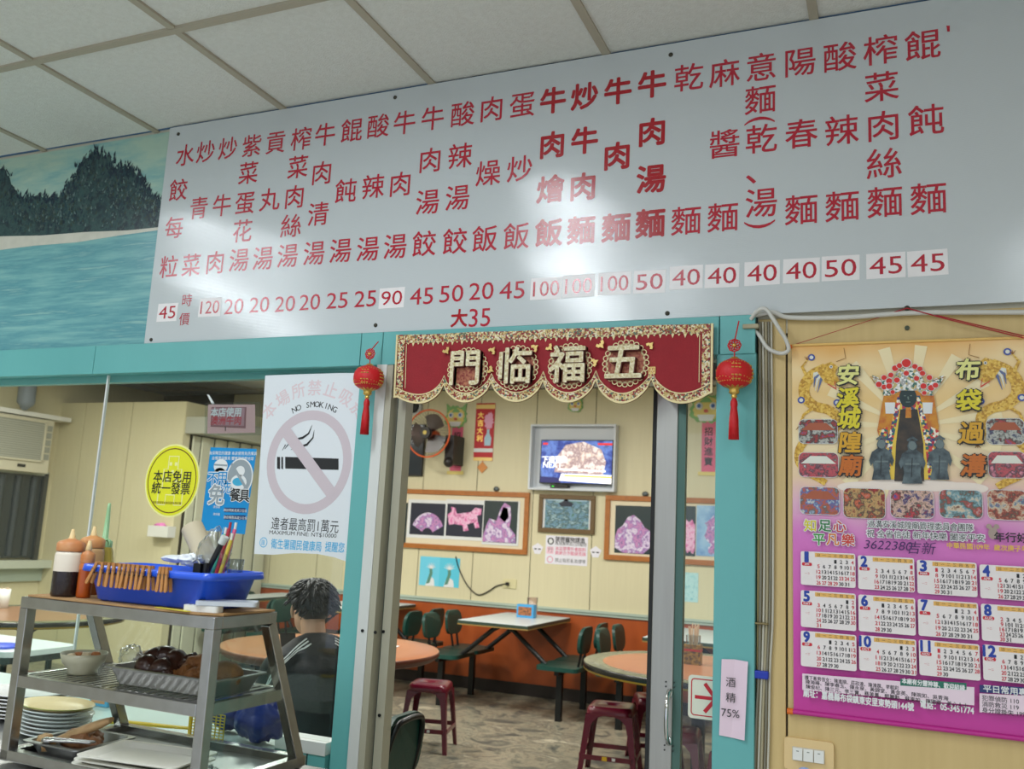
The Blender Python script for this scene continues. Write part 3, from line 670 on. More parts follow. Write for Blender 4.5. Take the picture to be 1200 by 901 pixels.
def no_smoking():
    Y = -.003; P = lambda x, y: wp(x, y, Y); y = Y-.0012
    PW = mat('poster_white', (226, 230, 234), .42, bump=(9, .25)); RING = mat('faded_ring', (206, 192, 198), .45); CY = mat('print_sky', (70, 176, 224), .4)
    bot = [P(298, 649), P(320, 650), P(345, 648), P(372, 649), P(392, 653), P(409, 659)]; top = [P(430, 437), P(400, 437), P(350, 438.5), P(311, 440)]
    mb = MB(); mb.prism(bot+[(-1.585, 1.60), (-1.585, top[0][1])]+top[1:], Y-.0008, Y, PW)
    c = P(361.5, 541); R1x = P(413, 541)[0]-c[0]; R1z = .168
    ring(mb, c[0], c[1], .166, .170, .134, .138, y, RING)
    a = math.radians(-45); ribbon(mb, [(c[0]-.105, c[1]+.105), (c[0]+.105, c[1]-.105)], .040, y-.0008, RING)
    for x0, x1 in ((325, 328.5), (330, 332), (334.5, 397)): mb.flat([P(x0, 535.3), P(x1, 535.5+ (x1-x0)*.03), P(x1, 550+(x1-x0)*.01), P(x0, 549)], y-.0003, FONTK)
    ribbon(mb, [P(334, 526), P(342, 516), P(355, 513), (P(362, 508)), P(366, 498)], [.002, .006, .008, .006, .001], y-.0003, FONTK)
    ribbon(mb, [P(341, 527), P(350, 524), P(360, 521), P(367, 513), P(368.5, 504)], [.001, .005, .008, .005, .001], y-.0003, FONTK)
    ribbon(mb, [P(331, 528), P(335, 521)], [.001, .004], y-.0003, FONTK)
    s = 'NO SMOKING'
    for i, ch in enumerate(s):
        if ch == ' ': continue
        a = math.radians(90+25.0-i*5.55); text(mb, ch, (c[0]+.190*math.cos(a)+.006, c[1]+.190*math.sin(a)), .026, FONTK, y, height=.019, off=.006, rot=a-PI/2)
    FAD = mat('faded_red', (226, 206, 210), .5)
    for i, ch in enumerate('本場所禁止吸菸'):
        a = math.radians(90+46-i*15.3); text(mb, ch, (c[0]+.245*math.cos(a), c[1]+.245*math.sin(a)), .056, FAD, y, off=.015, em=True, rot=a-PI/2)
    text(mb, '違者最高罰1萬元', P(357, 615), .044, FONTK, y, width=P(395, 615)[0]-P(316, 615)[0], off=.004, rot=-.004)
    text(mb, 'MAXIMUM FINE: NT$10000', P(354.5, 626), .02, FONTK, y, width=P(394, 626)[0]-P(315, 626)[0], height=.0145, off=.004)
    text(mb, '衛生署國民健康局', P(347, 638.5), .034, CY, y, off=.012, width=P(376, 638)[0]-P(317, 638)[0]); text(mb, '提醒您', P(392.5, 641), .034, CY, y, off=.012, width=P(404, 641)[0]-P(381.5, 641)[0])
    q = P(309, 635.5); ring(mb, q[0], q[1], .0155, .0165, .013, .014, y, CY, 24)
    for dx in (-.006, -.0015, .003): ribbon(mb, [(q[0]+dx, q[1]-.009), (q[0]+dx, q[1]+.008)], .0022, y, CY)
    single('no_smoking_poster', mb, 'white no smoking poster with faded ring and crossed cigarette on the glass', 'poster', (c[0], 0, bot[0][1]), world=True)
no_smoking()
def alcohol_note():
    Y = -.028; P = lambda x, y: wp(x, y, Y); mb = MB(); PK = mat('pink_paper', (232, 208, 222), .6)
    a = [P(846, 772), P(861, 772.5), P(877, 775), P(873, 867), P(857, 864), P(843, 861)]
    vs = [(a[0][0], Y-.004, a[0][1]), (a[1][0], Y-.0015, a[1][1]), (a[2][0], Y-.007, a[2][1]), (a[3][0], Y-.008, a[3][1]), (a[4][0], Y-.001, a[4][1]), (a[5][0], Y-.004, a[5][1])]
    mb.add(vs, [(5, 4, 1, 0), (4, 3, 2, 1)], PK); mb.add([(x, y+.0004, z) for x, y, z in vs], [(0, 1, 4, 5), (1, 2, 3, 4)], PK)
    for s, px, py, h in (('酒', 857, 799, .026), ('精', 857, 817, .026)): text(mb, s, P(px, py), h, FONTK, Y-.0085, em=True)
    text(mb, '75%', P(856.5, 835), .02, FONTK, Y-.0085, height=.019, width=.045)
    single('pink_note', mb, 'pink paper note reading 75% taped to the right teal post', 'note', (a[5][0], Y, a[5][1]), world=True)
alcohol_note()
def arrow_sign():
    Y = .044; P = lambda x, y: wp(x, y, Y); mb = MB(); a = P(807, 790); b = P(850, 846); RS = mat('sign_red', (196, 22, 40), .4)
    x0, x1, z0, z1 = a[0], b[0], b[1], a[1]
    mb.prism(rrect(x0, z0, x1, z1, .010), Y-.002, Y, mat('sign_cream', (226, 226, 206), .4)); y = Y-.0026
    R_ = rrect(x0+.009, z0+.009, x1-.009, z1-.009, .008); ribbon(mb, R_+[R_[0]], .0028, y, RS)
    cz = (z0+z1)/2; ribbon(mb, [(x0+.018, cz), (x1-.018, cz)], .009, y, RS)
    for s in (1, -1): ribbon(mb, [(P(826, 820)[0], cz+s*.036), (P(839, 820)[0], cz)], .010, y-.0003, RS)
    single('arrow_sign', mb, 'square white sign with a red arrow on the sliding door glass', 'sign', (x0, Y, z0), world=True)
arrow_sign()
# ---- hanging temple calendar
def temple_calendar():
    Y = -.014; P = lambda x, y: wp(x, y, Y)
    TLx, ztop = P(928, 405); xr = .312; zb = P(934, 832)[1]-.004
    T = thing('wall_calendar', 'large yellow and magenta temple wall calendar hanging on the tan panel', 'calendar', (TLx, Y, zb)); o = Vector(T.location)
    m = bpy.data.materials.new('calendar_paper'); m.use_nodes = True; N = m.node_tree.nodes; L = m.node_tree.links; b = N['Principled BSDF']; b.inputs['Roughness'].default_value = .35
    tc = N.new('ShaderNodeTexCoord'); sp = N.new('ShaderNodeSeparateXYZ'); L.new(tc.outputs['Object'], sp.inputs[0]); nz = N.new('ShaderNodeTexNoise'); nz.inputs['Scale'].default_value = 3.5; nz.inputs['Detail'].default_value = 3; L.new(tc.outputs['Object'], nz.inputs[0])
    ad = N.new('ShaderNodeMath'); ad.operation = 'MULTIPLY_ADD'; L.new(nz.outputs['Fac'], ad.inputs[0]); ad.inputs[1].default_value = .16; L.new(sp.outputs['Z'], ad.inputs[2])
    mr = N.new('ShaderNodeMapRange'); mr.inputs['From Min'].default_value = .08; mr.inputs['From Max'].default_value = ztop-zb+.08; L.new(ad.outputs[0], mr.inputs['Value'])
    cr = N.new('ShaderNodeValToRGB'); L.new(mr.outputs[0], cr.inputs[0]); e = cr.color_ramp.elements
    for i, (p, c) in enumerate(((0, (196, 50, 150)), (.22, (208, 72, 172)), (.45, (216, 120, 196)), (.55, (226, 176, 200)), (.63, (236, 206, 168)), (.74, (244, 224, 180)), (.86, (238, 202, 136)), (.93, (242, 214, 160)), (1, (230, 176, 98)))):
        el = e[i] if i < 2 else e.new(p); el.position = p; el.color = (*lin(c), 1)
    L.new(cr.outputs[0], b.inputs['Base Color'])
    n = 16; q = MB(); wob = lambda x, z: Y+.0025*math.sin(x*18+z*3)*0
    q.prism([(TLx, ztop), (TLx+.003, zb), (xr, zb-.000), (xr, ztop)][::-1], Y-.001, Y, m); part('sheet', q, T, shift=o)
    q = MB(); q.tube([(TLx-.010, Y-.004, zb), (xr+.01, Y-.004, zb)], .006, mat('rod_magenta', (190, 40, 140), .4), 10); part('rod', q, T, shift=o)
    q = MB(); q.tube([(TLx-.012, Y-.004, zb), (TLx+.002, Y-.004, zb)], .0075, mat('rod_cap', (226, 110, 30), .4), 10); part('rod_cap', q, T, shift=o)
    q = MB(); q.tube([(TLx-.004, Y-.003, ztop), (xr+.004, Y-.003, ztop)], .0035, mat('rod_yellow', (232, 190, 110), .4), 10); q.tube([(TLx-.008, Y-.003, ztop-.003), (TLx+.001, Y-.003, ztop-.003)], .005, MATS['rod_cap'], 8); part('top_rod', q, T, shift=o)
    y = Y-.0018; cx = (TLx+xr)/2
    k = [0]
    def lay(): k[0] += 1; return y-.00004*k[0]
    pr = MB()
    # pale sun rays and cloud
    PALE = mat('cal_pale', (244, 226, 180), .4)
    c = P(1065, 500)
    for a in range(0, 360, 24):
        A = math.radians(a+5); B_ = math.radians(a+13); r = .22
        if abs(math.cos(A))*r > .26: continue
        pr.flat([c, (c[0]+r*.95*math.cos(A), c[1]+r*.95*math.sin(A)), (c[0]+r*.95*math.cos(B_), c[1]+r*.95*math.sin(B_))], lay(), PALE)
    for x, w_, z in ((1010, .09, 571), (1050, .11, 568), (1090, .12, 569), (1130, .08, 572)):
        q = P(x, z); pr.flat(ell(q[0], q[1], w_/2*1.3, .014), lay(), mat('cal_cloud', (240, 226, 214), .5))
    # dragons
    DG = palette('dragon_gold', [(206, 158, 50), (222, 178, 70), (186, 136, 40), (232, 194, 90)], 210, rough=.4); DL = mat('dragon_line', (150, 100, 40), .5); DW = mat('dragon_mane', (226, 226, 214), .5); DB = mat('dragon_pearl', (60, 80, 160), .4)
    def dragon(fl):
        M = (lambda x, yy: P(x, yy)) if fl > 0 else (lambda x, yy: (2*cx-P(x, yy)[0], P(x, yy)[1]))
        body = [M(*p) for p in ((968, 432), (952, 440), (943, 452), (944, 466), (955, 476), (970, 480), (980, 488), (980, 500), (968, 508), (950, 512), (938, 524), (936, 540), (944, 552), (958, 560), (968, 566))]
        ribbon(pr, [tuple(v) for v in spline([(*p, 0) for p in body], 6)] and [(v.x, v.y) for v in spline([(*p, 0) for p in body], 6)], [.030*(1-.45*i/84) for i in range(85)], lay(), DG)
        for i, (dx, dy) in enumerate(((-12, 8), (-14, 14), (-8, 18), (0, 20), (-16, 4))):
            ribbon(pr, [M(966, 436), M(966+dx*.5-4, 436+dy*.5), M(958+dx*.3, 440+dy)], [.010, .006, .001], lay(), DW if i % 2 == 0 else mat('dragon_blue', (96, 110, 150), .5))
        hd = [M(*p) for p in ((958, 436), (964, 428), (974, 424), (982, 430), (979, 438), (984, 446), (976, 452), (966, 448))]
        pr.flat(hd if fl > 0 else hd[::-1], lay(), DG); pr.flat(ell(*M(974, 430), .004, .004, 12), lay(), WHITE); pr.flat(ell(*M(974, 430), .002, .002, 8), lay(), FONTK); ribbon(pr, [M(970, 450), M(980, 456), M(978, 447)], [.002, .006, .002], lay(), mat('dragon_tongue', (206, 60, 40), .4))
        ribbon(pr, [M(980, 424), M(991, 420), M(989, 408)], .0015, lay(), DL)
        for p in ((951, 419), (939, 469), (981, 472)): ring(pr, *M(*p), .009, .009, .0, .0, lay(), DB, 16); pr.flat(ell(*M(*p), .005, .005, 12), lay(), DW)
        for pa in (((948, 446), (940, 430), (946, 422)), ((956, 476), (942, 486), (936, 500)), ((976, 500), (980, 512), (986, 520))):
            ribbon(pr, [M(*p) for p in pa], [.010, .007, .003], lay(), DG)
            for d in (-3, 0, 3): ribbon(pr, [M(*pa[2]), M(pa[2][0]+d, pa[2][1]+(4 if pa[2][1] > 440 else -4))], [.003, .001], lay(), DL)
    dragon(1); dragon(-1)
    # side and bottom photographs with rounded corners
    pal = [[(40, 90, 160), (180, 60, 50), (60, 60, 60), (190, 190, 180), (30, 50, 90), (140, 90, 60)], [(210, 200, 200), (220, 130, 150), (60, 60, 66), (200, 80, 90), (90, 80, 80), (236, 236, 236)], [(150, 170, 190), (90, 90, 90), (190, 90, 50), (60, 100, 160), (206, 206, 200), (120, 60, 50)], [(180, 50, 40), (120, 30, 30), (200, 160, 100), (60, 60, 50), (210, 100, 60), (150, 150, 150)], [(30, 80, 160), (200, 60, 60), (60, 60, 60), (220, 180, 160), (40, 60, 110), (160, 60, 60)], [(190, 190, 190), (180, 70, 60), (80, 90, 80), (120, 160, 170), (220, 200, 170), (120, 80, 60)], [(200, 110, 50), (60, 110, 150), (210, 190, 160), (160, 60, 40), (70, 70, 60), (230, 160, 120)]]
    for i, (px, py, w_, h_) in enumerate(((959, 506, 46, 29), (959.5, 545, 47, 30), (961, 587, 47, 34), (1013, 590, 50, 37), (1069, 591, 52, 35), (1126, 591, 52, 35), (1180, 592, 48, 37), (1178, 506, 46, 31), (1180, 545, 46, 32))):
        a = P(px-w_/2, py-h_/2); b_ = P(px+w_/2, py+h_/2); rr = rrect(a[0], b_[1], b_[0], a[1], .014)
        pr.flat(rr, lay(), WHITE); pr.flat(rrect(a[0]+.001, b_[1]+.001, b_[0]-.001, a[1]-.001, .013), lay(), palette('cal_photo_%s' % 'abcdefghi'[i], pal[i % 7], 38, 'n', seed=i, rough=.35))
        hgt = a[1]-b_[1]
        if i in (0, 1, 2, 7, 8): pr.flat([(a[0]+.006, b_[1]+hgt*.55), (b_[0]-.006, b_[1]+hgt*.55), ((a[0]+b_[0])/2+.02, b_[1]+hgt*.85), ((a[0]+b_[0])/2-.02, b_[1]+hgt*.85)], lay(), mat('cal_roof', (170, 90, 60), .5) if i not in (1, 8) else DW)
    # enthroned figure: robe, banners, headdress, three dark attendants
    OR = mat('robe_gold', (214, 150, 40), .4, var=(60, .7, (180, 60, 30))); DKF = mat('figure_black', (24, 28, 30), .35); YEL = mat('robe_yellow', (232, 196, 70), .4); RB = palette('embroid', [(210, 60, 50), (230, 190, 80), (40, 110, 100), (240, 230, 210), (180, 40, 70), (60, 70, 120)], 170)
    pf = lambda L_: [P(*p) for p in L_]
    pr.flat(pf(((1036, 462), (1050, 456), (1080, 456), (1094, 462), (1100, 500), (1098, 522), (1088, 540), (1040, 540), (1028, 505))), lay(), OR)
    pr.flat(pf(((1052, 464), (1078, 464), (1102, 556), (1100, 562), (1030, 562), (1032, 556))), lay(), RB)
    for s in (0, 1):
        F = (lambda x: x) if s == 0 else (lambda x: 2130-x)
        pr.flat(pf([(F(1056), 470), (F(1060), 500), (F(1048), 562), (F(1042), 562), (F(1046), 520)]), lay(), YEL)
        pr.flat(pf([(F(1040), 474), (F(1046), 474), (F(1046), 482), (F(1040), 482)]), lay(), DKF); pr.flat(pf([(F(1037), 472), (F(1049), 472), (F(1048), 485), (F(1038), 485)]), lay(), WHITE)
        pr.flat(pf([(F(1030), 505), (F(1040), 500), (F(1042), 520), (F(1032), 525)]), lay(), RB)
    pr.flat(pf(((1055, 480), (1075, 480), (1082, 520), (1083, 564), (1048, 564), (1050, 520))), lay(), mat('figure_dark', (40, 38, 36), .4, var=(50, .6, (90, 70, 50))))
    pr.flat(pf(((1062, 470), (1067, 470), (1068, 490), (1061, 490))), lay(), OR)
    q = P(1064, 466); pr.flat(ell(q[0], q[1], .020, .026, 20), lay(), mat('face_dark', (30, 52, 54), .35)); 
    for d in (-1, 1): pr.flat(ell(q[0]+d*.007, q[1]+.004, .0025, .0014, 8), lay(), mat('face_lines', (110, 130, 120), .4))
    ribbon(pr, [(q[0], q[1]+.002), (q[0]+.001, q[1]-.006)], .003, lay(), MATS['face_lines']); ribbon(pr, [(q[0]-.005, q[1]-.012), (q[0]+.005, q[1]-.012)], .002, lay(), MATS['face_lines'])
    CW = palette('crown', [(226, 226, 220), (200, 180, 120), (170, 170, 170), (60, 110, 100), (240, 240, 236)], 200)
    pr.flat(pf(((1048, 462), (1046, 450), (1050, 438), (1058, 432), (1070, 432), (1078, 438), (1084, 450), (1081, 462), (1074, 458), (1056, 458))), lay(), CW)
    for s in (-1, 1): pr.flat(pf(((1064+s*16, 452), (1064+s*32, 444), (1064+s*42, 440), (1064+s*38, 452), (1064+s*28, 456), (1064+s*30, 464), (1064+s*20, 464))), lay(), CW)
    for s in (-1, 1): ribbon(pr, [P(1064+s*30, 446), P(1064+s*44, 442), P(1064+s*38, 450)], .002, lay(), DL)
    PM = mat('pompom', (214, 40, 30), .4)
    for px, py, r in ((1062, 426, 5), (1049, 432, 3.5), (1072, 430, 3), (1054, 429, 3), (1078, 433, 3), (1044, 440, 3), (1081, 438, 3), (1036, 443, 3), (1042, 447, 3.4), (1089, 443, 3), (1030, 451, 3.4), (1036, 454, 3), (1042, 453, 3.4), (1082, 453, 3.4), (1091, 455, 3.4), (1096, 452, 3), (1051, 446, 3.2), (1074, 444, 3), (1046, 460, 2.5), (1083, 461, 2.5), (1062, 438, 3)):
        q = P(px, py); r_ = r/460; ring(pr, q[0], q[1], r_*1.15, r_*1.15, r_, r_, lay(), WHITE, 12); pr.flat(ell(q[0], q[1], r_, r_, 12), lay(), PM)
    ST = mat('statue_grey', (96, 112, 116), .3, var=(55, .9, (34, 42, 48)))
    for px, py, s in ((1033, 540, 1.12), (1101, 540, 1.12), (1069, 543, 1.2)):
        A = [(-3, -22), (3, -22), (5, -17), (4, -13), (10, -9), (13, 0), (11, 6), (9, 2), (8, 10), (10, 20), (-10, 20), (-8, 10), (-9, 2), (-11, 6), (-13, 0), (-10, -9), (-4, -13), (-5, -17)]
        pr.flat(pf([(px+a*s, py+b_*s) for a, b_ in A])[::-1], lay(), ST); q = P(px, py-17*s); pr.flat(ell(q[0], q[1], .009, .011, 12), lay(), mat('statue_light', (110, 124, 124), .3)); 
        ribbon(pr, [P(px-7*s, py+1), P(px+7*s, py+1)], .004, lay(), MATS['statue_light']); ribbon(pr, [P(px, py-6), P(px-1, py+16)], .002, lay(), DKF)
        ribbon(pr, [P(px-6, py-22*s), P(px, py-25*s), P(px+6, py-22*s)], [.004, .008, .004], lay(), ST)
    # vertical titles
    G1 = mat('title_pale', (228, 226, 140), .4); G2 = mat('title_yellow', (222, 206, 40), .4); G3 = mat('title_gold', (214, 160, 30), .4); G4 = mat('title_orange', (196, 104, 20), .4)
    for s, px, py, c_ in (('安', 994, 440, G1), ('溪', 994, 467, G2), ('城', 995, 491, G2), ('隍', 996, 519, G3), ('廟', 997, 546, G4), ('布', 1134, 434, G1), ('袋', 1135, 470, G2), ('過', 1138, 508, G3), ('溝', 1140, 546, G4)):
        q = P(px, py); text(pr, s, (q[0]+.001, q[1]-.001), .056, FONTK, lay()-.0002, em=True, off=.085, shear=.12); text(pr, s, q, .056, c_, lay()-.0006, em=True, off=.03, shear=.12)
    k[0] += 8
    for s, px, py, c_ in (('知', 950, 616, (214, 200, 40)), ('足', 967, 616, (40, 120, 60)), ('心', 984, 617, (200, 60, 60)), ('平', 960, 632, (60, 150, 60)), ('凡', 976, 632, (220, 120, 30)), ('樂', 994, 633, (206, 60, 50))):
        q = P(px, py); text(pr, s, q, .032, WHITE, lay(), em=True, off=.08); text(pr, s, q, .032, mat('cal_t%d' % (px), c_, .4), lay()-.0003, em=True, off=.02)
    k[0] += 4
    for s, x0_, x1_, yy, h in (('過溝安溪城隍廟管理委員會團隊', 1017, 1140, 616, 0), ('祝 全省信徒 新年快樂 闔家平安', 1016, 1153, 627.5, 1)):
        a = P(x0_, yy-1); b_ = P(x1_, yy+1); q = ((a[0]+b_[0])/2, (a[1]+b_[1])/2); text(pr, s, q, .024, WHITE, lay(), off=.07, width=b_[0]-a[0]+.002, height=.019); text(pr, s, q, .024, FONTK, lay()-.0003, height=.018, width=b_[0]-a[0])
    k[0] += 4
    q = P(1163, 623); MG = mat('mouse_grey', (170, 150, 140), .5); pr.flat(ell(q[0], q[1]-.004, .010, .014), lay(), MG); pr.flat(ell(q[0]-.008, q[1]+.012, .006, .006, 12), lay(), MG); pr.flat(ell(q[0]+.008, q[1]+.012, .006, .006, 12), lay(), MG)
    text(pr, '年行好運', P(1191, 630), .024, FONTK, lay(), off=.02)
    BP = mat('marker_purple', (60, 20, 90), .4); text(pr, '3622380', P(1041, 639), .02, BP, lay(), height=.021, width=.108, shear=.25, off=-.004); text(pr, '吉新', P(1080, 642), .032, BP, lay(), shear=.2, off=-.002)
    text(pr, '中華民國109年  歲次庚子年', P(1156, 641), .015, mat('cal_yel', (230, 190, 60), .4), lay(), off=.02, width=P(1200, 641)[0]-P(1106, 639)[0])
    # twelve month blocks
    MW = mat('month_white', (236, 228, 226), .4); MO = mat('month_orange', (230, 178, 92), .4); MBl = mat('month_blue', (24, 60, 160), .4); MR = mat('month_red', (206, 30, 50), .4)
    cols = [937.5, 1004, 1073.5, 1146]; rows = [(645, 684.5), (691, 734), (738.5, 780)]
    names = ['JAN', 'FEB', 'MAR', 'APR', 'MAY', 'JUN', 'JUL', 'AUG', 'SEP', 'OCT', 'NOV', 'DEC']
    calendar.setfirstweekday(6); xl = [P(c_, 690)[0] for c_ in (938, 1005, 1074, 1147, 1220)]
    for i in range(12):
        r, c_ = divmod(i, 4); x0_ = xl[c_]+.002; x1_ = xl[c_+1]-.004; sl = (cols[c_]-937)*.075
        zt_ = P(cols[c_]+30, rows[r][0]+sl+2)[1]; zb_ = P(cols[c_]+30, rows[r][1]+sl+2)[1]
        pr.flat(rrect(x0_, zb_, x1_, zt_, .005), lay(), MW); H = zt_-zb_; W_ = x1_-x0_
        pr.flat([(x0_+.034, zt_-.013), (x1_-.003, zt_-.013), (x1_-.003, zt_-.003), (x0_+.034, zt_-.003)], lay()-.0002, MO)
        text(pr, str(i+1), (x0_+.014, zt_-.014), .02, MBl, lay()-.0004, height=.024, off=.05, width=.013 if 0 < i < 9 else (.008 if i == 0 else (.020 if i == 10 else .025)))
        pr.flat(rrect(x0_+.003, zt_-.036, x0_+.027, zt_-.028, .003), lay()-.0003, MR); text(pr, names[i], (x0_+.015, zt_-.032), .01, WHITE, lay()-.0006, height=.0055, off=.02)
        text(pr, '一二', (x0_+.016, zt_-.055), .006, MR, lay()-.0004)
        cwk = (W_-.036)/7; x_1 = x0_+.036
        for j, s in enumerate('日一二三四五六'): text(pr, s, (x_1+cwk*(j+.5), zt_-.008), .0085, FONTK, lay(), em=True)
        wk = calendar.monthcalendar(2020, i+1); rh = (H-.016)/max(5, len(wk))
        _yk = lay()-.0002
        for a_, wkk in enumerate(wk):
            for j, d in enumerate(wkk):
                if d: text(pr, str(d), (x_1+cwk*(j+.5), zt_-.0165-rh*(a_+.42)), .01, MR if j in (0, 6) or (i == 0 and 23 <= d <= 29) else FONTK, _yk, height=.0088, off=.02, width=.0052 if d < 10 else .0098)
    k[0] += 10
    # donors' panel, address
    a = P(941, 790); b_ = P(1141, 812); A = [P(941, 788), P(941, 807), P(1141, 825), P(1141, 804)]
    pr.flat(A, lay(), mat('cal_box', (236, 214, 226), .4)); pr.flat([P(1055, 794), P(1132, 799), P(1132, 807), P(1055, 802)], lay()-.0002, mat('cal_green', (30, 110, 90), .4))
    text(pr, '本廟有分靈神尊、歡迎結緣', P(1093, 800.5), .014, WHITE, lay()-.0006, off=.03, rot=-.02, width=P(1130, 800)[0]-P(1057, 800)[0])
    for yy, s, xa, xb in ((794, '護下善男信女：陳進順、莊政達、陳鴻霖、李朝彩', 943, 1052), (800, '陳海峰、陳李春玉、陳永泉、黃錦堂、黃金英、陳琬如、吳青海', 943, 1108), (806, '陳俊杞、陳三元、李三寶、蔡美鳳、龍麗勳、蘇東如、陳國鄉、善心人士', 943, 1130)):
        q = P((xa+xb)/2, yy+(xa+xb)/2*.085-82+2); q = P((xa+xb)/2, yy+((xa+xb)/2-943)*.085); text(pr, s, q, .011, FONTK, lay()-.0003, rot=-.012, width=P(xb, 800)[0]-P(xa, 800)[0], off=.01)
    text(pr, '廟址：嘉義縣布袋鎮東安里東勢頭144號', P(1005, 818.5), .02, WHITE, lay(), off=.03, rot=-.02, width=P(1069, 820)[0]-P(941, 812)[0]); text(pr, '電話：05-3451774', P(1109, 827), .02, WHITE, lay(), off=.03, rot=-.02, width=P(1140, 827)[0]-P(1078, 824)[0])
    pr.flat([P(1147, 801), P(1240, 806), P(1240, 815), P(1147, 810)], lay(), mat('cal_navy', (40, 50, 110), .4)); text(pr, '平日常用專線', P(1182, 808), .018, WHITE, lay()-.0003, off=.02); pr.flat([P(1147, 811), P(1240, 816), P(1240, 838), P(1147, 833)], lay(), MATS['cal_box'])
    for yy, s in ((816, '犯罪偵防 110'), (823, '消防救災 119'), (830, '身分證掛失 1996')): text(pr, s, P(1150, yy), .013, FONTK, lay()-.0003, align='L', off=.01)
    part('print', pr, T, shift=o)
    # hanging string from a nail
    nz_ = P(1063, 362); q = MB(); q.tube([(TLx, Y-.002, ztop), (nz_[0], Y-.006, nz_[1])], .0009, mat('red_string', (170, 20, 40), .6), 5); q.tube([(xr, Y-.002, ztop), (nz_[0], Y-.006, nz_[1])], .0016, MATS['red_string'], 5); part('hanging_string', q, T, shift=o)
temple_calendar()
t = MB(); q = wp(1063, 385); t.tube([(q[0], -.004, q[1]), (q[0], -.010, q[1])], .006, mat('plug_green', (70, 78, 60), .6), 10); single('wall_plug', t, 'small dark wall plug on the tan panel above the calendar', 'plug', (q[0], -.004, q[1]), world=True)
# ---- switch plate
def switch():
    Y = -.004; a = wp(919, 863, Y-.01); b = wp(977, 869, Y-.01); x0, x1 = a[0], b[0]; z1 = a[1]; z0 = z1-.076
    T = thing('light_switch', 'cream three-gang wall switch plate below the calendar', 'switch', ((x0+x1)/2, Y, z0)); o = Vector(T.location)
    q = MB(); q.prism(rrect(x0, z0, x1, z1, .008), Y-.010, Y, mat('plate_cream', (226, 196, 140), .35)); part('plate', q, T, .002, shift=o)
    xm = (x0+x1)/2
    q = MB(); q.box((xm-.039, Y-.012, z1-.052), (xm+.037, Y-.009, z1-.020), mat('plate_inner', (206, 196, 176), .4)); part('frame', q, T, .001, shift=o)
    for i in range(3):
        X = xm-.037+i*.0250; q = MB(); q.prism([(Y-.012, z1-.050), (Y-.020, z1-.050), (Y-.014, z1-.022), (Y-.012, z1-.022)], X, X+.0225, WHITEP, ax='yz'); q.box((X+.008, Y-.0165, z1-.030), (X+.014, Y-.0145, z1-.028), mat('tick', (90, 100, 90), .5)); part('rocker', q, T, .001, shift=o)
    q = MB(); q.sphere((xm-.008, Y-.026, z0+.006), .012, mat('blue_tag', (150, 170, 210), .4), 10, 6, (1.3, .4, .7)); 
    single('cord_tag', q, 'pale blue plastic scrap hanging at the bottom of the switch plate', 'scrap', (xm-.008, Y-.02, z0), world=True)
switch()
# ---- cables beside the right post and the white conduit
CW1 = mat('cable_white', (196, 192, 176), .5); CW2 = mat('cable_grey', (130, 126, 110), .5); CW3 = mat('cable_beige', (170, 160, 130), .5)
for i, (dx, m_, r) in enumerate(((0, CW2, .0035), (.0085, CW1, .003), (.016, CW3, .0035), (.0235, CW2, .003), (.031, CW1, .003))):
    rnd = random.Random(i); pts = []
    for z in (2.15, 2.05, 1.9, 1.7, 1.5, 1.36, 1.25, 1.1, .9, .6, .2, .05):
        sp_ = .35 if 1.2 < z < 1.32 else 1; pts.append((-.322+dx*(1 if sp_==1 else .85)+rnd.uniform(-.0005, .0005)+.010*math.sin(z*5)*(1 if z < 1.2 else .3), -.012, z))
    q = MB(); q.tube(spline(pts, 5), r, m_, 7); single('cable', q, ['grey cable hugging the right edge of the teal post', 'white cable second from the teal post', 'beige cable in the middle of the bundle by the post', 'grey cable fourth from the teal post', 'white cable outermost of the bundle by the post'][i], 'cable', (-.32, -.012, .05), world=True, group='cables beside the post')
for z, m_, c_, lb in ((wp(898, 790)[1], mat('tie_blue', (20, 50, 170), .4), .02, 'blue tape tie around the cables beside the post'), (wp(893, 730)[1], mat('tie_brass', (130, 116, 80), .4, .5), .02, 'thin wire tie around the cables beside the post')):
    q = MB(); q.box((-.334, -.024, z-(.010 if 'blue' in lb else .003)), (-.298, -.006, z+(.010 if 'blue' in lb else .003)), m_); single('cable_tie', q, lb, 'cable tie', (-.316, -.012, z), world=True, bevel=.003)
q = MB(); P3 = lambda x, y, Y: at(x, y, Y)
q.tube(spline([P3(878, 371, -.02), P3(905, 366, -.03), P3(925, 372, -.022), P3(990, 372, -.02), P3(1060, 367, -.02), P3(1130, 366, -.02), P3(1230, 366, -.02)], 5), .0065, mat('conduit_white', (206, 204, 196), .4), 10); single('conduit', q, 'white cable conduit running along the bottom edge of the menu board', 'conduit', tuple(P3(878, 371, -.02)), world=True)
q = MB(); q.tube(spline([P3(880, 374, -.03), P3(888, 364, -.045), P3(897, 362, -.05), P3(905, 372, -.05), P3(913, 385, -.05), P3(921, 398, -.04), P3(924, 410, -.035), P3(915, 414, -.03), P3(900, 408, -.03), P3(889, 392, -.02), P3(880, 384, -.02)], 6), .0055, MATS['conduit_white'], 10); single('cable_loop', q, 'thick white cable looped from the teal post towards the calendar corner', 'cable', tuple(P3(880, 374, -.03)), world=True)
q = MB(); c = P3(876, 383, -.03); q.box((c.x-.012, -.04, c.z-.006), (c.x+.03, -.022, c.z+.006), CW3); single('cable_clip', q, 'beige cable clip at the top of the right teal post', 'clip', tuple(c), world=True, bevel=.002)
q = MB(); 
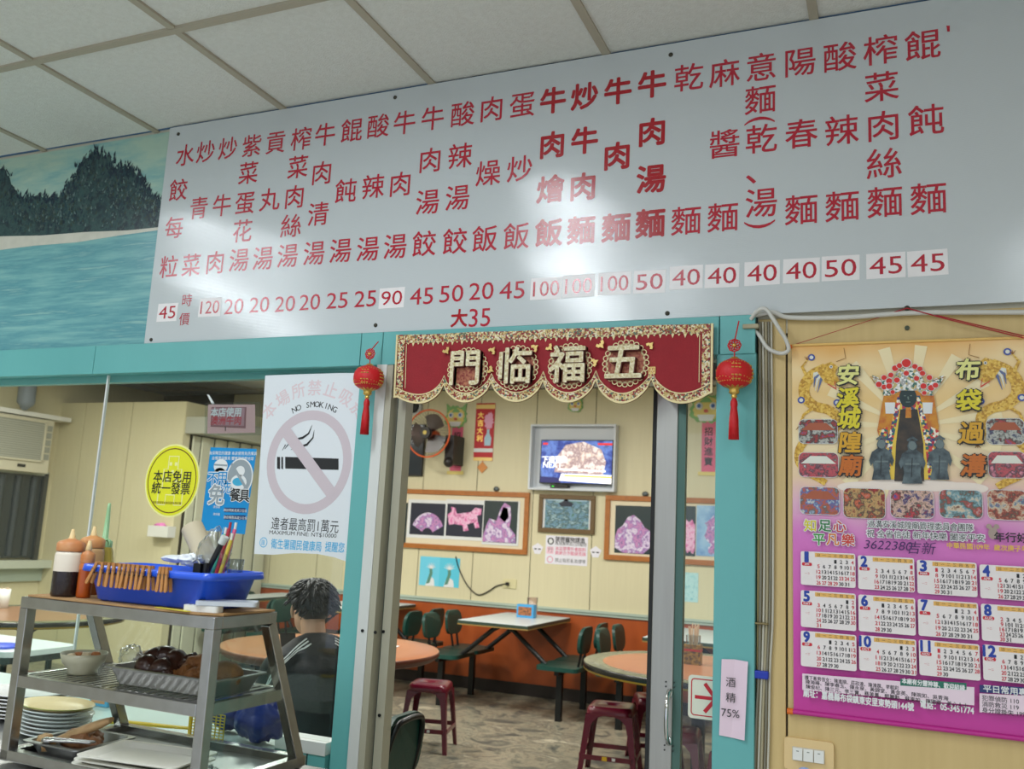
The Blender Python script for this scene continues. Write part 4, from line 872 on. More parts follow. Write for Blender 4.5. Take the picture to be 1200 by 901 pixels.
q.tube([P3(1038, 369, -.022), P3(1063, 361, -.026), P3(1110, 374, -.03), P3(1200, 396, -.03)], .0016, MATS['red_string'], 5); single('red_string', q, 'red string stretched from the menu board over the calendar', 'string', tuple(P3(1063, 361, -.026)), world=True)
# ================================================================== food cabinet and what is on and around it
CO = Vector((-1.290, -.930, 1.350)); CR = math.radians(-1.3)
ZC = .990
CM = Matrix.Translation((CO.x, CO.y, 0)) @ Matrix.Rotation(CR, 4, 'Z')
def cl(px, py, z):          # pixel on height z -> cabinet-local x, y
    q = CM.inverted() @ atz(px, py, z); return q.x, q.y
def cloc(x, y, z): return tuple(CM @ Vector((x, y, z)))
W, D1, D0 = .58, .20, .355   # width, top depth, depth at the foot
cab = thing('food_cabinet', 'stainless steel framed glass food display cabinet with slatted middle shelf', 'cabinet', cloc(0, 0, ZC), CR)
zt = CO.z-ZC; zs = 1.1775-ZC; B = .025
def bk(z): return D0+(D1-D0)*z/zt
def bar(pts, name, w_=B, d_=B, parent=cab):
    a, b = Vector(pts[0]), Vector(pts[1]); t = (b-a).normalized(); up = Vector((0, 0, 1)) if abs(t.z) < .8 else Vector((0, 1, 0))
    x = t.cross(up).normalized(); y = t.cross(x); q = MB()
    vs = [p+x*sx*w_/2+y*sy*d_/2 for p in (a, b) for sx, sy in ((-1, -1), (1, -1), (1, 1), (-1, 1))]
    q.add(vs, [(0, 1, 2, 3), (7, 6, 5, 4), (0, 4, 5, 1), (1, 5, 6, 2), (2, 6, 7, 3), (3, 7, 4, 0)], STEEL); return part(name, q, parent, .0015, fix=True)
h = B/2
bar([(-W+h, h, 0), (-W+h, h, zt-B)], 'post'); bar([(-h, h, 0), (-h, h, zt-B)], 'post')
bar([(-W+h, bk(0)-h, 0), (-W+h, bk(zt)-h, zt-B)], 'post'); bar([(-h, bk(0)-h, 0), (-h, bk(zt)-h, zt-B)], 'post')
bar([(-W, h, zt-h), (0, h, zt-h)], 'top_rail'); bar([(-W, D1-h, zt-h), (0, D1-h, zt-h)], 'top_rail')
for x in (-W+h, -h): bar([(x, B, zt-h), (x, D1-B, zt-h)], 'top_rail')
bar([(-W, h, h), (0, h, h)], 'base_rail', B, .022); bar([(-W, D0-h, h), (0, D0-h, h)], 'base_rail', B, .022)
for x in (-W+h, -h): bar([(x, B, h), (x, D0-B, h)], 'base_rail', B, .022)
bs = bk(zs)
bar([(-W+B, .010, zs-.014), (-B, .010, zs-.014)], 'shelf_rail', .02, .026); bar([(-W+B, bs-.014, zs-.014), (-B, bs-.014, zs-.014)], 'shelf_rail', .02, .026)
for x in (-W+.014, -.014): bar([(x, .02, zs-.014), (x, bs-.02, zs-.014)], 'shelf_rail', .02, .026)
n = 22
for i in range(n):
    x = -W+.05+i*(W-.10)/(n-1); q = MB(); q.box((x-.006, .02, zs-.006), (x+.006, bs-.02, zs-.001), STEEL); part('shelf_slat', q, cab)
q = MB(); q.prism([(-W+.01, .01), (-.01, .01), (-.01, D0-.01), (-W+.01, D0-.01)], .004, .007, STEELD, ax='xy'); part('floor_plate', q, cab)
q = MB(); q.prism([(-W+.02, .02), (-.02, .02), (-.02, D1-.02), (-W+.02, D1-.02)], zt-.012, zt-.008, STEELD, ax='xy'); part('top_plate', q, cab)
for x in (-.006, -W+.004): q = MB(); q.prism([(B, B), (D0-B, B), (D1-B, zt-B), (B, zt-B)], x, x+.003, GLASSC, ax='yz'); part('glass_pane', q, cab)
q = MB(); q.add([(-W+B, D0-.008, B), (-B, D0-.008, B), (-B, D1-.010, zt-B), (-W+B, D1-.010, zt-B)], [(0, 1, 2, 3)], GLASSC); part('glass_pane', q, cab)
# cardboard on top
CB = mat('cardboard', (176, 138, 92), .85, var=(20, .4, (140, 104, 66)))
q = MB(); q.prism([(-W+.012, .008), (-.05, .004), (-.004, .03), (-.004, D1-.004), (-W+.015, D1-.006)], 0, .004, CB, ax='xy'); single('cardboard_sheet', q, 'worn brown cardboard sheet lying on top of the food cabinet', 'cardboard', cloc(0, 0, CO.z+.001), CR)
ZT = CO.z+.0055
# counter below
q = MB(); q.box((-2.6, -.95, .940), (-1.20, -.545, .9835), STEELD); q.box((-2.58, -.93, 0), (-1.22, -.56, .940), mat('counter_body', (168, 170, 168), .4, .6)); single('steel_counter', q, 'stainless steel serving counter carrying the food cabinet', 'counter', (-1.9, -.78, 0), world=True, bevel=.003)
q = MB(); q.prism([(-4.9, -.535), (-1.40, -.535), (-1.72, -.12), (-4.9, -.12)], .945, .9825, mat('worktop_pale', (196, 216, 208), .3, var=(4, .3, (180, 204, 198))), ax='xy'); q.prism([(-4.85, -.525), (-1.50, -.525), (-1.78, -.15), (-4.85, -.15)], 0, .945, mat('worktop_body', (90, 130, 124), .5), ax='xy'); single('rear_worktop', q, 'pale worktop between the steel counter and the window', 'worktop', (-3.4, -.3, 0), world=True, bevel=.003)
ZW = .984
# ---- basin
def basin():
    b = thing('plastic_basin', 'royal blue plastic basin on top of the food cabinet', 'basin', cloc(-.226, .104, ZT), CR+.02)
    hw, hd, H = .176, .082, .080; n = 8
    def rr(a, c, z, r=.028): return [(x, y, z) for x, y in rrect(-a, -c, a, c, r, n)]
    L_ = [rr(hw-.022, hd-.018, .0), rr(hw-.014, hd-.010, .004), rr(hw+.004, hd+.004, H-.004), rr(hw+.008, hd+.008, H-.004), rr(hw+.013, hd+.013, H-.016), rr(hw+.016, hd+.016, H-.014), rr(hw+.014, hd+.014, H), rr(hw+.002, hd+.002, H), rr(hw-.016, hd-.012, .008), rr(hw-.026, hd-.022, .006)]
    q = MB(); vs = [p for R_ in L_ for p in R_]; k = len(L_[0]); fs = [(i*k+j, i*k+(j+1) % k, (i+1)*k+(j+1) % k, (i+1)*k+j) for i in range(len(L_)-1) for j in range(k)] + [tuple(range(k))[::-1], tuple(range((len(L_)-1)*k, len(L_)*k))]
    q.add(vs, fs, mat('basin_blue', (38, 88, 214), .32, coat=.2), True); o = part('tub', q, b)
    # clothespins clipped on the front rim
    WD = mat('bamboo', (190, 132, 72), .6, var=(40, .6, (140, 84, 40)), stretch=(3, 3, .3)); WIRE = mat('pin_wire', (90, 84, 76), .4, .8)
    base = None; names = ['tilted outermost', 'second', 'third', 'fourth', 'fifth', 'sixth', 'seventh', 'eighth', 'ninth', 'tenth', 'eleventh', 'slanting twelfth', 'thirteenth', 'last']
    xs = [.077-(.077-v)*.78 for v in (-.190, -.164, -.138, -.119, -.097, -.080, -.063, -.046, -.029, -.009, .014, .052, .064, .077)]; rot = [.45, .02, .0, -.05, .0, .08, .03, 0, -.03, .10, -.12, .02, -.06, -.10]
    for i, (x, r) in enumerate(zip(xs, rot)):
        lb = '%s bamboo clothespin from the left clipped on the blue basin rim' % names[i] if i not in (0, 13) else ('tilted bamboo clothespin at the left corner of the blue basin rim' if i == 0 else 'last bamboo clothespin towards the right on the blue basin rim')
        loc = b.matrix_world @ Vector((0, 0, 0)); loc = Matrix.Translation(b.location) @ Matrix.Rotation(CR+.02, 4, 'Z') @ Vector((x, -hd-.0155, H-.002))
        if base is None:
            c = thing('clothespin', lb, 'clothespin', loc, 0, 'clothespins on the basin rim')
            for s in (0, 1):
                q = MB(); y0 = -.0075 if s == 0 else .0035; q.prism([(-.0048, .012), (.0048, .012), (.0048, -.052), (.003, -.056), (-.003, -.056), (-.0048, -.052)], y0, y0+.0045, WD); q.v = [(a, y_+(.004*(1 if s else -1))*(0.0 if z_ > -.0 else -z_/.056), z_) for a, y_, z_ in q.v]
                part('arm', q, c, .0008)
            q = MB(); q.tube([(-.006, -.004, -.018), (.006, -.004, -.018)], .0026, WIRE, 8); q.tube([(-.005, -.009, -.022), (-.005, -.0092, -.008), (.005, -.0092, -.008), (.005, -.009, -.022)], .0007, WIRE, 5); part('spring', q, c)
            base = c; c.rotation_euler = (0, r, CR); c.scale = (.78,)*3
        else:
            c = dup(base, loc, 0, lb); c.rotation_euler = (0, r, CR)
basin()
BM = Matrix.Translation(Vector(cloc(-.226, .104, ZT))) @ Matrix.Rotation(CR+.02, 4, 'Z')
def bl(x, y, z): return tuple(BM @ Vector((x, y, z)))
# ---- sauce bottles
def squeeze(loc, h, r, liquid, level, label, cap=(196, 120, 70), body=(226, 214, 196), nozzle=.020):
    b = thing('sauce_bottle', label, 'bottle', loc)
    q = MB(); LQ = mat('liq_'+liquid[0], liquid[1], .25, var=(14, .4, liquid[2])); BD = mat('bottle_'+liquid[0], body, .4)
    q.lathe([(0, 0), (r*.92, 0), (r, .004), (r, h*level), (r, h*.9), (r*.94, h*.96), (r*.80, h)], BD, n=28, ms=[LQ, LQ, LQ, BD, BD, BD]); part('body', q, b)
    q = MB(); C = mat('cap_'+liquid[0], cap, .45, var=(30, .6, (206, 160, 110))); q.lathe([(r*.94, h-.001), (r*.97, h+.002), (r*.97, h+.017), (r*.80, h+.022), (r*.30, h+.027), (.006, h+.03)], C, n=28, wob=lambda a, z: 1+.012*math.cos(a*20)); part('cap', q, b)
    q = MB(); q.lathe([(r*.30, h+.026), (.0075, h+.03), (.0030, h+.03+nozzle), (0, h+.03+nozzle)], mat('noz_'+liquid[0], (226, 196, 140), .45), n=14); part('nozzle', q, b)
    return b
p = cloc(*cl(79, 699, ZT), 0); 
squeeze(cloc(-.494, .046, ZT), .104, .032, ('soy', (34, 24, 26), (52, 36, 34)), .55, 'squeeze bottle half full of dark sauce at the left end of the cabinet top')
squeeze(cloc(-.512, .122, ZT), .112, .029, ('amber', (150, 84, 34), (120, 60, 24)), .6, 'squeeze bottle of amber sauce behind the dark sauce bottle', cap=(206, 140, 80), body=(200, 160, 110))
squeeze(cloc(-.442, .052, ZT), .080, .016, ('chili', (176, 80, 20), (150, 60, 16)), .8, 'slim bottle of orange sauce between the dark bottle and the blue basin', cap=(190, 110, 50), body=(196, 110, 50), nozzle=.02)
b = thing('sauce_bottle', 'yellow cone shaped bottle with a long pale green nozzle behind the blue basin', 'bottle', cloc(-.524, .168, ZT)); b.scale = (.80, .80, .84)
YG = mat('bottle_yellow', (196, 176, 84), .25, var=(20, .4, (170, 150, 60))); NG = mat('nozzle_green', (146, 190, 140), .4)
q = MB(); q.lathe([(0, 0), (.036, 0), (.038, .005), (.036, .07), (.028, .12), (.022, .135)], YG, n=24); part('body', q, b)
q = MB(); q.lathe([(.023, .133), (.023, .150), (.014, .156), (.009, .158), (.0055, .245), (.004, .262), (.0, .262)], NG, n=16); q.tube(spline([(.014, -.01, .152), (.026, -.012, .156), (.034, -.012, .148), (.034, -.012, .138)], 5), .0025, NG, 6); part('nozzle', q, b, label='long pale green nozzle')
# ---- things in the basin
q = MB(); a = Vector((.112, .03, .04)); d = Vector((-.85, .10, 1)).normalized(); q.tube([a, a+d*.175], .025, mat('roll_paper', (196, 184, 156), .8), 20); q.tube([a+d*.1745, a+d*.1755], .020, mat('roll_shade', (176, 164, 136), .9), 16)
single('paper_roll', q, 'beige paper roll leaning out of the blue basin', 'paper roll', bl(0, 0, 0), CR)
def lump(c, r, m_, sc=(1, 1, 1), amp=.25, fr=2.2, seed=0, n=28, k=18):
    q = MB(); q.sphere((0, 0, 0), r, m_, n, k, sc, lambda d: 1+amp*noise.noise(Vector(d)*fr+Vector((seed, seed*1.3, 0)))+amp*.5*noise.noise(Vector(d)*fr*2.6+Vector((seed, 0, 3)))); q.v = [(a_+c[0], b_+c[1], z+c[2]) for a_, b_, z in q.v]; return q
PB = glassmat('clear_bag', (240, 243, 245), .3, 3.0)
q = lump((.112, .0, .120), .042, PB, (1.0, .7, 1.2), .3, 2.2, 4); single('plastic_bag', q, 'crumpled clear plastic bag standing in the blue basin', 'plastic bag', bl(0, 0, 0), CR)
q = lump((.045, .0, .100), .022, mat('bag_white', (224, 228, 230), .35), (1.4, .8, .6), .5, 3.5, 9); single('plastic_bag', q, 'small white plastic bag at the rim beside the pens in the basin', 'plastic bag', bl(0, 0, 0), CR)
q = lump((-.035, .04, .098), .03, MATS['bag_white'], (1.2, .8, .3), .25, 2, 2); single('plastic_bag', q, 'flat white plastic bag inside the middle of the blue basin', 'plastic bag', bl(0, 0, 0), CR)
for i, (x, c_, nm) in enumerate(((.098, (60, 130, 210), 'blue'), (.106, (70, 190, 150), 'green'), (.117, (170, 40, 60), 'dark red'), (.125, (214, 190, 70), 'yellow'), (.090, (110, 180, 220), 'pale blue'), (.122, (232, 110, 150), 'pink'))):
    q = MB(); l_ = .12+.012*(i % 3); q.tube([(x+.014, -.02+.012*(i//4), .03), (x+.032, .0+.012*(i//4), .03+l_)], .0042, mat('pen_'+nm.replace(' ', '_'), c_, .35), 8); q.tube([(x+.032, .0+.012*(i//4), .03+l_), (x+.033, .001+.012*(i//4), .045+l_)], .0030, WHITEP if i % 2 else MATS['pen_'+nm.replace(' ', '_')], 8)
    single('pen', q, '%s pen standing in the blue basin' % nm, 'pen', bl(0, 0, 0), CR)
q = MB(); q.tube([(.128, -.045, .06), (.166, -.04, .142)], .0060, BLACK, 10); q.tube([(.166, -.04, .142), (.174, -.039, .158)], .0085, mat('marker_clear', (200, 206, 200), .3), 10); single('marker', q, 'black marker leaning to the right in the blue basin', 'marker', bl(0, 0, 0), CR)
q = MB(); q.box((.118, -.066, .072), (.138, -.056, .098), BLACKM); q.tube([(.118, -.068, .100), (.128, -.068, .107), (.138, -.068, .098)], .002, STEELD, 6); q.tube([(.146, -.058, .07), (.146, -.058, .100)], .006, BLACKM, 8); single('bulldog_clip', q, 'black bulldog clip at the front rim of the basin beside the marker', 'clip', bl(0, 0, 0), CR)
q = MB(); q.lathe([(.0, 0), (.016, 0), (.019, .05), (.0185, .05), (.0155, .002)], glassmat('clear_cup', (232, 236, 236), .05, 2), (.150, .03, .058), n=18); single('clear_cup', q, 'small clear plastic cup at the right end of the basin', 'cup', bl(0, 0, 0), CR)
# ---- phones / remote on the right of the top
def slab(name, label, cat, c, w_, d_, h_, r, m_, extra=None, tilt=0):
    q = MB(); q.prism(rrect(-w_/2, -d_/2, w_/2, d_/2, .008), 0, h_, m_, ax='xy'); t_ = thing(name, label, cat, c, r); part('body', q, t_, .002)
    if extra:
        q = MB(); extra(q, w_, d_, h_); part('buttons', q, t_)
    return t_
slab('remote_control', 'white remote control lying on the cardboard before the blue basin', 'remote control', cloc(-.062, .032, ZT), .080, .032, .013, CR+.25, WHITEP, lambda q, w_, d_, h_: [q.box((x-.003, -.003, h_), (x+.003, .003, h_+.001), MATS['tick']) for x in (-.03, -.018, .0, .02)])
t_ = slab('mobile_phone', 'pale grey phone in a clear case at the right end of the cabinet top', 'phone', cloc(-.030, .068, ZT+.014), .125, .064, .009, CR+.62, mat('phone_grey', (196, 202, 208), .25)); q = MB(); q.box((-.058, -.012, .0092), (-.046, .012, .0102), BLACK); part('camera_bar', q, t_)
q = MB(); q.prism([(-.175, .008), (-.075, -.004), (-.070, .004), (-.170, .018)], 0, .0015, mat('note_yellow', (214, 200, 60), .5), ax='xy'); single('yellow_paper', q, 'yellow paper strip under the front edge of the basin', 'paper', cloc(0, 0, ZT-.0005+.001), CR)
# ---- on the middle shelf
ZS = 1.178
def bowl(loc, r, h_, label):
    b = thing('bowl', label, 'bowl', loc); q = MB(); m_ = mat('bowl_glaze', (176, 172, 146), .3)
    q.lathe([(0, .004), (r*.5, .004), (r*.52, 0), (r*.6, 0), (r*.62, .010), (r*.86, h_*.55), (r, h_), (r*.95, h_), (r*.80, h_*.5), (r*.5, .014), (0, .012)], m_, n=36, wob=lambda a, z: 1+(.035*math.cos(a*4) if z > h_*.6 else 0)); part('dish', q, b); return b
x, y_ = cl(98, 783, ZS); BW = bowl(cloc(-.475, .105, ZS), .054, .046, 'scalloped pale grey bowl on the left of the cabinet shelf')
for i in range(9):
    a = i*2.4; rr_ = .030*(i/9)**.5; q = lump((rr_*math.cos(a), rr_*math.sin(a), .036+.004*(i % 3)), .010, mat('garlic' if i % 2 else 'peel', (216, 196, 160) if i % 2 else (176, 110, 60), .5), (1.1, .9, .6), .25, 2, i); single('garlic_clove', q, 'small garlic clove heaped in the scalloped bowl', 'garlic', cloc(-.475, .105, ZS), 0, 'garlic in the bowl')
q = lump((0, 0, .030), .030, glassmat('bag_thin', (244, 246, 248), .35, 3.0), (1.2, .7, 1.0), .35, 2.4, 11); single('plastic_bag', q, 'crumpled clear bag behind the bowl on the cabinet shelf', 'plastic bag', cloc(-.405, .185, ZS), CR)
def steeltray(loc, hw, hd, H, label, rz, name='steel_tray', m_=STEELD):
    t_ = thing(name, label, 'tray', loc, rz); q = MB(); n = 5
    def rr(a, c, z, r=.015): return [(x, y, z) for x, y in rrect(-a, -c, a, c, r, n)]
    L_ = [rr(hw-.016, hd-.016, 0), rr(hw-.002, hd-.002, H-.003), rr(hw+.008, hd+.008, H-.003), rr(hw+.008, hd+.008, H), rr(hw-.004, hd-.004, H), rr(hw-.018, hd-.018, .003)]
    vs = [p for R_ in L_ for p in R_]; k = len(L_[0]); q.add(vs, [(i*k+j, i*k+(j+1) % k, (i+1)*k+(j+1) % k, (i+1)*k+j) for i in range(5) for j in range(k)]+[tuple(range(k))[::-1], tuple(range(5*k, 6*k))], m_, False); part('pan', q, t_, fix=False); return t_
TRL = (-.180, .126)
steeltray(cloc(*TRL, ZS), .155, .080, .038, 'rectangular steel tray holding braised food on the cabinet shelf', CR)
DK = mat('braised_dark', (46, 26, 20), .28, var=(40, .5, (80, 44, 26))); TN = mat('braised_tan', (134, 84, 36), .6, var=(60, .5, (100, 60, 24)), bump=(160, .5))
def ringfood(c, R0, r0, m_, label, rz=0, rib=0, arc=2*PI, tilt=0):
    q = MB(); n = 30; pts = [(R0*math.cos(arc*i/n), R0*math.sin(arc*i/n)*.8, r0*.1*math.sin(i*1.1)) for i in range(n if arc > 6.2 else n+1)]; q.tube(pts, [r0*(1+.10*math.sin(i*(2.1 if rib else .8))+(0.08*(i % 2) if rib else 0)) for i in range(len(pts))], m_, 14, closed=arc > 6.2)
    if tilt: q.v = [tuple(Matrix.Rotation(tilt, 3, 'X') @ Vector(v)) for v in q.v]
    zmin = min(v[2] for v in q.v); q.v = [(a_, b_, z-zmin) for a_, b_, z in q.v]; return single('braised_roll', q, label, 'braised food', cloc(c[0]+.035, c[1]+.01, c[2]), rz, 'braised food in the steel tray')
zz = ZS+.0045
ringfood((-.285, .112, zz), .032, .025, DK, 'dark glossy braised ring at the left of the steel tray', .3, tilt=.5)
q = lump((0, 0, .030), .040, DK, (1.15, .9, .75), .35, 2.4, 6); single('braised_meat', q, 'dark glossy lump of braised meat in the middle of the steel tray', 'braised food', cloc(-.180, .150, zz), CR)
q = lump((0, 0, .016), .022, DK, (1.1, .9, .75), .35, 2.4, 8); single('braised_meat', q, 'small dark braised piece in front of the dark ring', 'braised food', cloc(-.213, .098, zz), CR)
ringfood((-.175, .110, zz), .028, .019, TN, 'tan braised tofu ring leaning beside the dark meat', -.2, 1, tilt=.7)
ringfood((-.190, .075, zz), .040, .015, TN, 'long flat tan braised roll at the front of the steel tray', .1, 1, arc=2.6)
q = MB(); q.sphere((0, 0, .030), .036, TN, 40, 48, (1.15, .95, .85), lambda d: 1+.022*math.sin(46*math.acos(max(-1, min(1, d.z))))+.06*noise.noise(Vector(d)*1.5)); zmin = min(v[2] for v in q.v); q.v = [(a_, b_, z-zmin) for a_, b_, z in q.v]
single('braised_roll', q, 'thick ribbed tan braised roll at the right of the steel tray', 'braised food', cloc(-.068, .128, zz), CR, 'braised food in the steel tray')
# ---- on the cabinet floor
ZF = ZC+.012
steeltray(cloc(-.470, .120, ZF), .082, .080, .028, 'low steel tray of cooked snacks on the cabinet floor at left', CR)
SN = mat('snack_tan', (150, 104, 66), .55, var=(30, .5, (110, 66, 38))); SB = mat('snack_pale', (196, 160, 112), .6, var=(30, .5, (150, 100, 60)))
q = MB(); pts = spline([(-.05, -.03, .02), (-.02, -.005, .035), (.03, .015, .058), (.07, .02, .075)], 5); q.tube(pts, [.009+.010*math.sin(PI*i/(len(pts)-1)) for i in range(len(pts))], SB, 12, flat=.6); single('pig_ear_slice', q, 'long pale brown cooked slice leaning across the snack tray', 'cooked food', cloc(-.455, .105, ZF+.004), CR)
for i, (dx, dy, r_, m_, lb) in enumerate(((-.055, -.035, .019, SB, 'curled tan cooked piece at the front left of the snack tray'), (-.028, -.050, .015, SB, 'small curled cooked piece beside the tongs'), (-.022, .018, .022, SN, 'round reddish brown cooked egg at the back of the snack tray'), (-.012, -.005, .018, SN, 'brown cooked egg in the middle of the snack tray'), (.030, -.01, .024, SN, 'chunky brown cooked piece under the long slice'), (.058, .0, .020, SN, 'brown cooked piece at the right end of the snack tray'), (.010, .045, .020, SN, 'brown cooked piece behind the long slice'))):
    q = lump((0, 0, r_*.9), r_, m_, (1.15, .95, .9), .3, 2.6, i+20); single('cooked_snack', q, lb, 'cooked food', cloc(-.475+dx, .11+dy, ZF+.004), CR, 'cooked food in the snack tray')
t_ = thing('tongs', 'steel serving tongs lying in the snack tray', 'tongs', cloc(-.455, .055, ZF+.034), CR); 
q = MB(); q.tube([(-.03, -.012, .0), (.085, .004, .008)], .003, STEEL, 8); part('arm', q, t_); q = MB(); q.tube([(-.03, .0, .003), (.085, .016, .008)], .003, STEEL, 8); part('arm', q, t_); q = MB(); q.sphere((-.036, -.008, .0), .012, STEEL, 12, 8, (1.3, 1, .55)); part('head', q, t_)
WT = mat('melamine_white', (222, 220, 208), .3)
for i in range(3):
    t_ = steeltray(cloc(-.235+.012*i, .085-.006*i, ZF+.0135*i+.001), .125-.004*i, .072, .012, ['lowest white melamine tray of the stack on the cabinet floor', 'middle white melamine tray of the stack', 'topmost white melamine tray of the stack in the cabinet'][i], CR+.06*i+.03, 'white_tray', WT)
q = lump((0, 0, .014), .026, glassmat('bag_thin', (244, 246, 248), .35, 3.0), (1.3, .9, .55), .6, 3, 31); single('plastic_bag', q, 'crumpled clear bag on the cabinet floor at right', 'plastic bag', cloc(-.068, .10, ZF), CR)
q = MB(); q.box((-.026, -.012, 0), (.026, .012, .018), mat('box_grey', (60, 62, 60), .4)); single('small_box', q, 'small dark box on the cabinet floor by the right post', 'box', cloc(-.06, .055, ZF), CR, bevel=.003)
# ---- plates behind the cabinet
PLW = mat('plate_white', (228, 228, 226), .25); PLC = mat('plate_cream', (222, 220, 190), .25); PLG = mat('plate_rim_olive', (176, 170, 90), .3)
def plate(loc, rx, ry, m_, label, rz, group, top=False):
    q = MB(); q.lathe([(0, .002), (.6, .0015), (.62, 0), (.68, 0), (.97, .0095), (1.0, .011), (.99, .0130), (.68, .004), (.0, .0035)], m_, n=36, ms=[m_]*4+[PLG if top else m_]*2+[m_]*2); q.v = [(a_*rx, b_*ry, z) for a_, b_, z in q.v]
    return single('oval_plate', q, label, 'plate', loc, rz, group)
oz = Vector((-1.998, -.668, 0))
base = None
for i in range(8):
    z = ZW+.001+.0092*i; c = (oz.x+.003*((i*7) % 3), oz.y+.002*(i % 2), z)
    lb = 'white oval plate, number %s from the bottom of the oval stack behind the cabinet' % ['one', 'two', 'three', 'four', 'five', 'six', 'seven', 'eight', 'nine', 'ten'][i] if i < 7 else 'cream oval plate with olive rim topping the oval stack'
    if i == 7: plate(c, .112, .076, PLC, lb, -.1, 'oval plates behind the cabinet', True)
    elif base is None: base = plate(c, .110, .075, PLW, lb, -.1, 'oval plates behind the cabinet')
    else: dup(base, c, -.1, lb)
oz = Vector((-2.235, -.545, 0)); base = None
for i in range(7):
    z = ZW+.001+.0095*i; c = (oz.x+.004*((i*5) % 3), oz.y, z); lb = '%s white plate from the bottom of the round stack at the far left' % ['lowest', 'second', 'third', 'fourth', 'fifth', 'sixth', 'topmost'][i]
    if base is None: base = plate(c, .115, .115, PLW, lb, 0, 'round plates at the far left'); base.name = 'round_plate'
    else: d_ = dup(base, c, 0, lb); d_.name = 'round_plate'
# ---- fly swatter, blue bags, boxes on the rear worktop
a = at(128, 845, -.497); b_ = at(222, 859, -.497); c_ = at(258, 863, -.497); b_.z += .012; YL = mat('swatter_yellow', (226, 196, 30), .4)
t_ = thing('fly_swatter', 'yellow plastic fly swatter propped behind the food cabinet', 'fly swatter', tuple(a)); q = MB(); q.tube([Vector((0, 0, 0)), (b_-a)*.5, (b_-a)], [.007, .006, .004], YL, 8); part('handle', q, t_)
q = MB(); v = b_-a; n1, n2 = 8, 9
for i in range(n1+1): q.box((v.x+.11*i/n1-.001, v.y-.0015, v.z-.022), (v.x+.11*i/n1+.001, v.y+.0015, v.z+.045), YL)
for i in range(n2+1): q.box((v.x, v.y-.0015, v.z-.022+.067*i/n2-.001), (v.x+.11, v.y+.0015, v.z-.022+.067*i/n2+.001), YL)
q.box((v.x-.004, v.y-.003, v.z-.023), (v.x+.004, v.y+.003, v.z+.048), YL); o = part('blade', q, t_); o['kind'] = 'stuff'
BB = mat('bag_blue', (18, 46, 130), .3, bump=(26, .6))
for px, py, r_, sd, lb in ((-1.675, -.38, .072, 1, 'left crumpled blue plastic bag behind the cabinet below the glass'), (-1.53, -.43, .070, 5, 'right crumpled blue plastic bag below the glass beside the seated person')):
    p = Vector((px, py, 0)); q = lump((0, 0, 0), r_, BB, (.95, .8, .85), .3, 2.2, sd); zmin = min(v_[2] for v_ in q.v); q.v = [(a1, b1, z-zmin) for a1, b1, z in q.v]; single('blue_bag', q, lb, 'plastic bag', (p.x, p.y, ZW), 0)
p = Vector((-2.19, -.33, 0)); q = MB(); q.box((-.035, -.015, 0), (.035, .015, .05), mat('box_skyblue', (90, 170, 210), .4)); q.box((-.03, -.0155, .008), (.025, -.015, .036), mat('box_print', (200, 150, 110), .5)); single('tissue_pack', q, 'small blue packet standing on the worktop behind the cabinet', 'packet', (p.x, p.y, ZW), 0)
# ================================================================== dining room
YW = YB-.0005
def wq(px, py, Y=YB): q = at(px, py, Y); return (q.x, q.z)
# ---- things on the back wall
CRY = palette('crystal_violet', [(90, 70, 130), (200, 170, 214), (236, 226, 240), (150, 110, 180), (214, 150, 196), (120, 100, 160), (240, 232, 244)], 11, 'n', rough=.3)
CRP = palette('crystal_pink', [(150, 60, 110), (230, 120, 180), (244, 200, 226), (200, 90, 150), (236, 170, 206)], 11, 'n', rough=.3, seed=2)
PBK = mat('photo_black', (38, 42, 60), .3); PBG = mat('photo_green_black', (42, 56, 58), .3); PLT = mat('photo_light', (224, 226, 226), .5); PSK = palette('photo_sky', [(70, 120, 190), (150, 190, 224), (200, 220, 236)], 3, 'n')
MATB = mat('mat_board', (226, 214, 184), .7); FRM = mat('frame_wood', (176, 108, 44), .4, var=(20, .4, (140, 80, 30)))
def frame(name, label, x0, x1, z0, z1, fw, fm, photos, mb_=MATB):
    name_big = len(photos) > 1
    T = thing(name, label, 'picture frame', ((x0+x1)/2, YW, z0)); o = Vector(T.location)
    for a, b in (((x0, z0), (x1, z0+fw)), ((x0, z1-fw), (x1, z1)), ((x0, z0+fw), (x0+fw, z1-fw)), ((x1-fw, z0+fw), (x1, z1-fw))):
        q = MB(); q.box((a[0], YW-.030, a[1]), (b[0], YW, b[1]), fm); part('frame_side', q, T, .004, shift=o)
    q = MB(); q.box((x0+fw, YW-.014, z0+fw), (x1-fw, YW-.006, z1-fw), mb_); part('mat_board', q, T, shift=o)
    for k_, ph in enumerate(photos):
        dy = .0012*k_; q = MB(); a = ph[0]; q.box((a[0], YW-.0155-dy, a[1]), (a[2], YW-.0142-dy, a[3]), ph[1])
        for poly, m_ in ph[2]:
            gx_ = sum(v[0] for v in poly)/len(poly); gz_ = sum(v[1] for v in poly)/len(poly); P_ = [(min(max(gx_+(v[0]-gx_)*1.22, a[0]+.004), a[2]-.004), min(max(gz_+(v[1]-gz_)*1.18, a[1]+.004), a[3]-.004)) for v in poly] if name_big else poly
            q.flat(P_, YW-.0162-dy, m_)
        part('photo', q, T, shift=o)
    return T
def blob(cx, cz, rx, rz, seed, lob=7, amp=.28):
    return [(cx+rx*(1+amp*math.sin(a*lob/2+seed)*math.cos(a*lob+seed*2))*math.cos(a), cz+rz*(1+amp*math.sin(a*lob*.6+seed*3)*math.cos(a*lob+seed))*math.sin(a)) for a in [2*PI*i/46 for i in range(46)]]
q0 = wq(483, 590); q1 = wq(521, 627)
